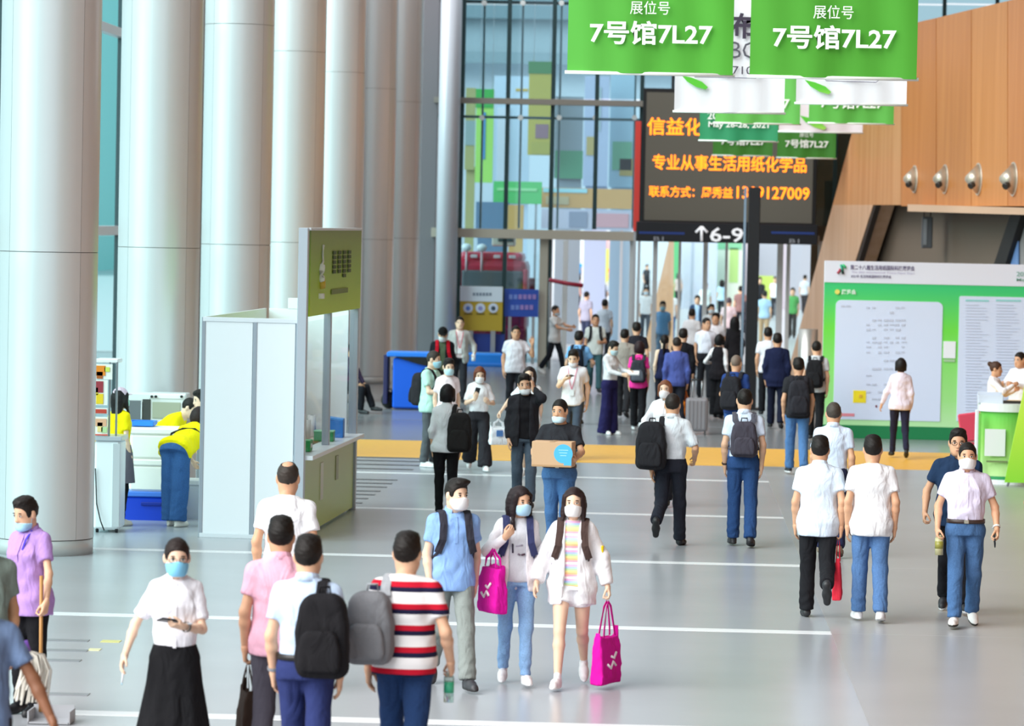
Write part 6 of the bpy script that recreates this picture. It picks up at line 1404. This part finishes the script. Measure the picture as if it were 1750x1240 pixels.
p35 = person('man peering over the shoulder of the white shirted man', ('h', 1223, 535), 1.74, -10, 'm', SK[2], 'short', '#1b1613', dict(t='shirt', c='#e4e2e8'), dict(c='#33353c'))
p36 = person('woman in a black waistcoat over white sleeves, left of the signpost', ('h', 1230, 571), 1.62, 160, 'f', SK[3], 'bob', '#121012', dict(t='jacket', c='#1c191e', inner='#ecebee', sl=0, isl=1.7, hem=.80), dict(c='#18171b', fit='wide'), st=.3, L=('to', (.22, -.2, 1.12), .6))
p37 = person('tall person dressed all in black with long black hair by the signpost', ('h', 1256, 541), 1.74, 178, 'f', SK[1], 'longer', '#100e10', dict(t='long', c='#1a181c', hem=.74), dict(c='#18171b', fit='wide'), st=.3)
p38 = person('man with shaved head in a navy t-shirt and black backpack', ('h', 1259, 607), 1.72, 160, 'm', SK[2], 'buzz', '#7d6c60', dict(t='tee', c='#28427e'), dict(c='#3c5f9c', denim=1), st=.3, L=('to', (.14, -.26, 1.12), .7)); backpack(p38, 'black backpack worn by the man with the shaved head', '#27262b', 0, (1, 1), .33, .52, .18, 1.16)
c = hit_z(1190, 742); r = thing('suitcase', 'grey trolley suitcase standing on the floor in the crowd', 'suitcase', c); sg = mat('#8f8b90', .45, .2, name='suitcase_grey')
box('shell', (0, 0, .36), (.40, .25, .60), sg, r, .05, seg=3)
for k in range(5): box('rib', (-.14+.07*k, -.126, .36), (.022, .012, .50), mat('#7d797e', .45, name='rib_grey'), r, .004)
for sx in (-1, 1):
    for sy in (-1, 1): cyl('wheel', (sx*.15-.012, sy*.09, .03), (sx*.15+.012, sy*.09, .03), .03, M_black, r, n=12)
for sx in (-1, 1): cyl('handle_rod', (sx*.08, .10, .64), (sx*.08, .10, .98), .010, M_steel, r, n=8)
cyl('handle_grip', (-.10, .10, .98), (.10, .10, .98), .016, M_black, r, n=8)
p39 = person('woman with brown hair and white mask facing the hall entrance', ('h', 1137, 650), 1.64, -12, 'f', SK[3], 'bob', '#7a4c34', dict(t='long', c='#f1f0f3', hem=.9, loose=.022), dict(c='#1c1c22'), ('#26262a', '#26262a', 'dress'), '#f1f1f3', 0, st=.4, R=('to', (.30, -.16, 1.0), .5))
p40 = person('man in a light grey shirt striding off with black backpack on his shoulder', ('h', 1150, 673), 1.77, 172, 'm', SK[2], 'crop', '#2d2622', dict(t='shirt', c='#d9dee4', hem=.985, sl=.9), dict(c='#23252f'), ('#232326', '#1a1a1c', 'dress'), legs=(-12, 58, 14, 4), L=('hang', -10), R=('to', (.24, -.18, 1.0), .6), fat=.2)
backpack(p40, 'large black backpack on one shoulder of the striding grey shirted man', '#252428', 1.35, (1, 0), .34, .54, .2, 1.16)
p41 = person('man in a pale blue shirt with a small dark backpack on both shoulders', ('h', 1273, 665), 1.80, 180, 'm', SK[1], 'crop', '#1d1815', dict(t='shirt', c='#d6e3f6', hem=.985), dict(c='#2b4a7a', denim=1), ('#2b2b2f', '#1e1e20', 'sneak'), st=.35, L=('hang', 3), R=('hang', -2)); watch(p41, 'L', '#2a1c18')
backpack(p41, 'small charcoal backpack on the man in pale blue shirt and jeans', '#45414b', 0, (1, 1), .30, .40, .14, 1.19, strapc='#56555f')
p42 = person('man in a white shirt right behind the signpost', ('h', 1313, 560), 1.72, 180, 'm', SK[2], 'short', '#1d1815', dict(t='shirt', c='#e9eaf2'), dict(c='#1b1c22'), st=.3)
p43 = person('man in a dark navy suit right of the signpost', ('h', 1329, 570), 1.74, 178, 'm', SK[2], 'short', '#1d1815', dict(t='long', c='#191f3e', hem=.76, loose=.024), dict(c='#171b30'), st=.4)
p44 = person('man in a black t-shirt and blue jeans with black backpack', ('h', 1365, 612), 1.74, 182, 'm', SK[2], 'short', '#1d1815', dict(t='tee', c='#29292d'), dict(c='#527aac', denim=1), ('#26272b', '#e8e8e8', 'sneak'), st=.6, L=('hang', 5)); backpack(p44, 'black backpack worn over a black t-shirt', '#2c2b31', 0, (1, 1), .33, .54, .17, 1.15)
p45 = person('man in a light grey shirt with black backpack beside the green board', ('h', 1396, 583), 1.72, 170, 'm', SK[1], 'crop', '#1d1815', dict(t='shirt', c='#c9cdd2'), dict(c='#17181b'), st=.4); backpack(p45, 'black backpack worn by the grey shirted man near the green board', '#1c1c20', 0, (1, 1), .31, .50, .17, 1.17)
p46 = person('grey haired man in a pale blue shirt behind the black trousered man', ('h', 1425, 688), 1.72, 178, 'm', SK[2], 'crop', '#4a423c', dict(t='shirt', c='#d5e1f4', hem=.985), dict(c='#262c4a'), ('#8a7a68', '#5a4a40', 'dress'), st=.5, fat=.3, R=('hang', 2, .9), L=('hang', 6, .9))
p47 = person('man in an untucked pale blue shirt and black trousers lifting his heel', ('h', 1402, 746), 1.73, 178, 'm', SK[2], 'short', '#1d1815', dict(t='shirt', c='#dce9f8', hem=.80, loose=.02), dict(c='#1d1d21'), ('#2b2b2e', '#232326', 'dress'), legs=(12, 5, -14, 62), fat=.4, L=('hang', 8), R=('hang', -4, .95))
tote('beige cloth bag hanging from the grey haired man', hung(p46, 'L'), .22, .08, .24, 1.0, '#d8cdb8', handle=.10)
tote('bright red bag hanging between the two men walking away', hung(p47, 'R'), .10, .09, .42, 1.4, '#f0364a', handle=.16, name='carrier_bag')
p48 = person('man in a white t-shirt and blue jeans with white trainers', ('h', 1492, 745), 1.73, 182, 'm', SK[2], 'short', '#1d1815', dict(t='tee', c='#f0f0f3', hem=.80, loose=.018), dict(c='#5577a6', denim=1), ('#e9e6e6', '#f4f4f4', 'sneak'), st=.3, fat=.6)
p49 = person('woman in a lilac white jacket walking along the green board', ('h', 1540, 612), 1.62, 184, 'f', SK[2], 'bob', '#1a1413', dict(t='long', c='#e6dcec', hem=.84, loose=.022), dict(c='#25253a', fit='slim'), ('#1b1b1e', '#1b1b1e', 'flat'), st=.7, L=('to', (.30, -.16, .92), .4))
p50 = person('man with glasses in a navy polo walking behind the masked man', ('h', 1638, 734), 1.76, -4, 'm', SK[2], 'short', '#1d1815', dict(t='polo', c='#1e3350', hem=.82, loose=.02), dict(c='#1b1b20'), ('#26262a', '#d8d8d8', 'sneak'), glasses=True, st=.6, fat=1.0, R=('to', (.30, -.10, .94), .85))
p51 = person('man in a pale lilac shirt and jeans with white mask', ('h', 1654, 757), 1.70, -2, 'm', SK[2], 'crop', '#1b1613', dict(t='shirt', c='#ddd4ea', hem=.985, loose=.018), dict(c='#486a96', denim=1), ('#ece8e4', '#3a3834', 'sneak'), '#f3f3f3', 0, st=-.5, fat=.7, belt='#3a2a26', L=('to', (.29, -.12, .93), .85), R=('to', (.27, -.10, .92), .85)); watch(p51, 'L', '#d8d6d0')
phone(p51, 'L', 'black phone in the lowered hand of the lilac shirted man', .03)
vbottle(p51, 'R', 'glass tea bottle held by the lilac shirted man', mat('#b9b48a', .15, name='tea_glass'), mat('#55585c', .3, .5, name='flask_cap'), .2, .04, .05, 'tea_bottle', 'bottle', mat('#8f8a3c', .3, name='tea'))
p52 = person('woman with tied up brown hair in a white blouse at the counter', ('h', 1703, 618), 1.62, 75, 'f', SK[2], 'bun', '#4a3226', dict(t='long', c='#f1eef0', loose=.024, hem=.9), dict(c='#2a2a30'), L=('to', (.10, -.34, 1.26), .6), R=('to', (.08, -.34, 1.34), .6), head=(0, 4, 0))
p53 = person('smiling man in a white shirt behind the counter', ('h', 1743, 602), 1.72, -40, 'm', SK[2], 'crop', '#1d1815', dict(t='long', c='#eef0f6', loose=.02, hem=.9), dict(c='#2a2a30'), R=('to', (.12, -.36, 1.2), .6), L=('to', (.12, -.36, 1.2), .6), head=(-10, 6, 0))
p55 = person('person in white partly cut off beside the men walking in', ('h', 1793, 752), 1.70, 4, 'f', SK[2], 'long', '#1b1613', dict(t='tee', c='#efeff2'), dict(c='#33353c'), st=.4)
# --- food stall workers
YL = '#f2dc08'
w1 = person('stall worker in a yellow t-shirt with pink cap and grey apron', ('h', 207, 664), 1.62, 138, 'f', SK[3], 'long', '#1c1615', dict(t='tee', c=YL, hem=.86), dict(c='#17171b'), ('#d9cfc4', '#b8b0a8', 'sneak'), '#a9dccc', 0, cap='#dcc3d2', apron='#6a6670', L=('hang', 6), R=('hang', 4))
w2 = person('stall worker in yellow and jeans bending over with back turned', ('g', 299, 899), 1.68, 158, 'f', SK[3], 'bob', '#2a1c1a', dict(t='tee', c=YL, hem=.86, loose=.02), dict(c='#34598c', denim=1, fit='baggy'), ('#eee4d8', '#d8d0c8', 'sneak'), lean=62, fat=1.6, legs=(4, 3, -4, 3), L=('to', (.16, -.72, .74), .7, None, None, None, 'abs'), R=('to', (.10, -.76, .78), .7, None, None, None, 'abs'))
tube('bag_strap', [w2.out(w2.TF(q)) for q in ((.19, .0, 1.12), (.16, .10, 1.16), (.02, .14, 1.22), (-.12, .11, 1.27), (-.185, .0, 1.30))], 0, fab('#23232a'), w2.o, 4, (.03, .008), up=(0, 0, 1))
w3 = person('stall worker in yellow leaning in next to the white booth panel', ('h', 343, 667), 1.58, -62, 'm', SK[3], 'short', '#1e1916', dict(t='tee', c=YL, hem=.86), dict(c='#2a2a30'), lean=24, L=('to', (.1, -.5, 1.06), .7, None, None, None, 'abs'), R=('to', (.1, -.52, 1.06), .7, None, None, None, 'abs'))
w4 = person('stall worker in yellow stooping behind the topmost foam box', ('g', 256, 864), 1.62, 82, 'm', SK[3], 'crop', '#1e1916', dict(t='tee', c=YL, hem=.86), dict(c='#2a2a30'), lean=58, L=('to', (.15, -.6, .85), .7, None, None, None, 'abs'), R=('to', (.15, -.6, .85), .7, None, None, None, 'abs'))
# --- someone sitting low by the columns
c = hit_z(592, 705); r = thing('stool', 'low dark stool under the seated person by the columns', 'stool', c); box('seat', (0, 0, .40), (.34, .34, .05), mat('#3a3230', .6, name='stool_dark'), r, .01)
for sx in (-1, 1):
    for sy in (-1, 1): box('leg', (sx*.14, sy*.14, .188), (.035, .035, .375), mat('#3a3230', .6, name='stool_dark'), r, .004)
p56 = person('person in dark trousers sitting beside the column behind the booth', ('w', c[0]-.02, c[1], 0), 1.66, 68, 'm', SK[2], 'short', '#1d1815', dict(t='long', c='#4a3f5c'), dict(c='#1e1f26'), ('#26262a', '#26262a', 'dress'), legs=(84, 62, 80, 84, 0, 0), lean=12, L=('to', (.1, -.36, .92), .5, None, None, None, 'abs'), R=('to', (.1, -.36, .92), .5, None, None, None, 'abs'))
# --- people in the hall beyond the doors
def far(label, x, y, yaw, c, h=1.70, g='m', hair='short', b='#2b2c33', t='tee', mask=None, pack=None, hc='#1e1916', inner=None, sk=1, st=.4, R=None):
    top = dict(t=t, c=c)
    if inner: top['inner'] = inner
    P = person(label, ('h', x, y), h, yaw, g, SK[sk], hair, hc, top, dict(c=b), mask=mask, st=st, R=R)
    if pack: backpack(P, pack[0], pack[1])
far('man in a bright white t-shirt walking away in the open doorway', 1050, 490, 178, '#f0f2f6', b='#2d3040')
far('masked man in white walking in behind the door post', 1104, 491, 4, '#f2f4f6', mask='#cfe2ee', b='#5a606a')
far('masked person in a light blue t-shirt before the slanted timber fin', 1133, 515, 4, '#7fb2e6', mask='#b8d8ea', b='#7f9fc0')
far('man in white with back turned beside the light blue t-shirt', 1147, 494, 175, '#f4f4f6', hair='crop', b='#5a7fb0', hc='#8a7a6c')
far('woman with long dark hair in a beige top beyond the door', 1160, 466, 172, '#b9aaa4', 1.62, 'f', 'longer')
far('man in a navy jacket over pale blue behind the glass door', 1192, 505, 0, '#1e3a5c', t='jacket', inner='#b8d4f2', b='#2d4a80')
far('person in pale pink behind the glass door leaves', 1246, 508, 170, '#ead2d6', hair='buzz', hc='#5a5058')
far('man in a light blue shirt and beige trousers right of the signpost', 1307, 497, 178, '#b4d8f2', b='#c0a482')
far('man in black facing out right of the signpost beyond the doors', 1299, 474, 10, '#26262c')
far('man in white facing out between the pale door stiles', 1325, 473, -8, '#eef0f4')
far('person in a brownish top behind the signpost edge', 1266, 489, 178, '#8f6f6c', hair='short')
far('man with a dark backpack far inside the open doorway', 1030, 475, 178, '#d2dcec', pack=('dark backpack far inside the open doorway', '#22262c'), b='#3f5a86')
far('man in black standing far inside the open doorway', 1013, 441, 5, '#1f2026', 1.78)
far('second man in black close behind the first in the doorway', 1021, 440, -5, '#25252b', 1.80, hair='buzz', hc='#5a4a40')
far('person in a sky blue top far inside the open doorway', 989, 442, 170, '#37a2e4', b='#2c4a78')
far('person in a red top far inside the open doorway', 1047, 449, 175, '#e83428')
far('person in a pale lilac top far inside the open doorway', 1056, 459, 175, '#dcdcea', b='#7a8098')
far('woman in a dusty pink top stepping through the open doorway', 990, 470, 120, '#b98a9c', 1.6, 'f', 'bob', b='#3a2c40')
far('person in a grey lavender top behind the door pusher', 1003, 498, 150, '#a2a0b4', hair='crop', b='#39405a')
far('person in white far behind the glass door leaf', 1206, 482, 5, '#e4f0ee', hair='crop')
far('woman with long hair in pale blue behind the glass door leaf', 1234, 478, 176, '#b4d6ea', 1.62, 'f', 'longer')
far('person in a dark top coming down at the timber fin', 1106, 452, 40, '#25282e')
far('person in a mauve top bending inside the open doorway', 1008, 486, 100, '#8f6f84', hair='short', b='#2a2438')
far('man in a pale shirt and dark trousers left of the open door leaf', 1034, 512, 172, '#d4dae6', b='#2a2c34')
far('person in white between the pale door stiles', 1183, 528, 170, '#eceef2', b='#3a4458')
far('person in a pale top right of the pale door stiles', 1216, 520, 8, '#dfe6ea', mask='#d8e6ee')
far('man in dark grey just left of the signpost beyond the doors', 1282, 500, 176, '#3c3a42')
far('person in a green vest beyond the doors near the big timber leg', 1355, 492, -10, '#54a45c', b='#2a2e30')
far('person in pale grey beyond the doors near the big timber leg', 1376, 470, 160, '#c9ccd4')
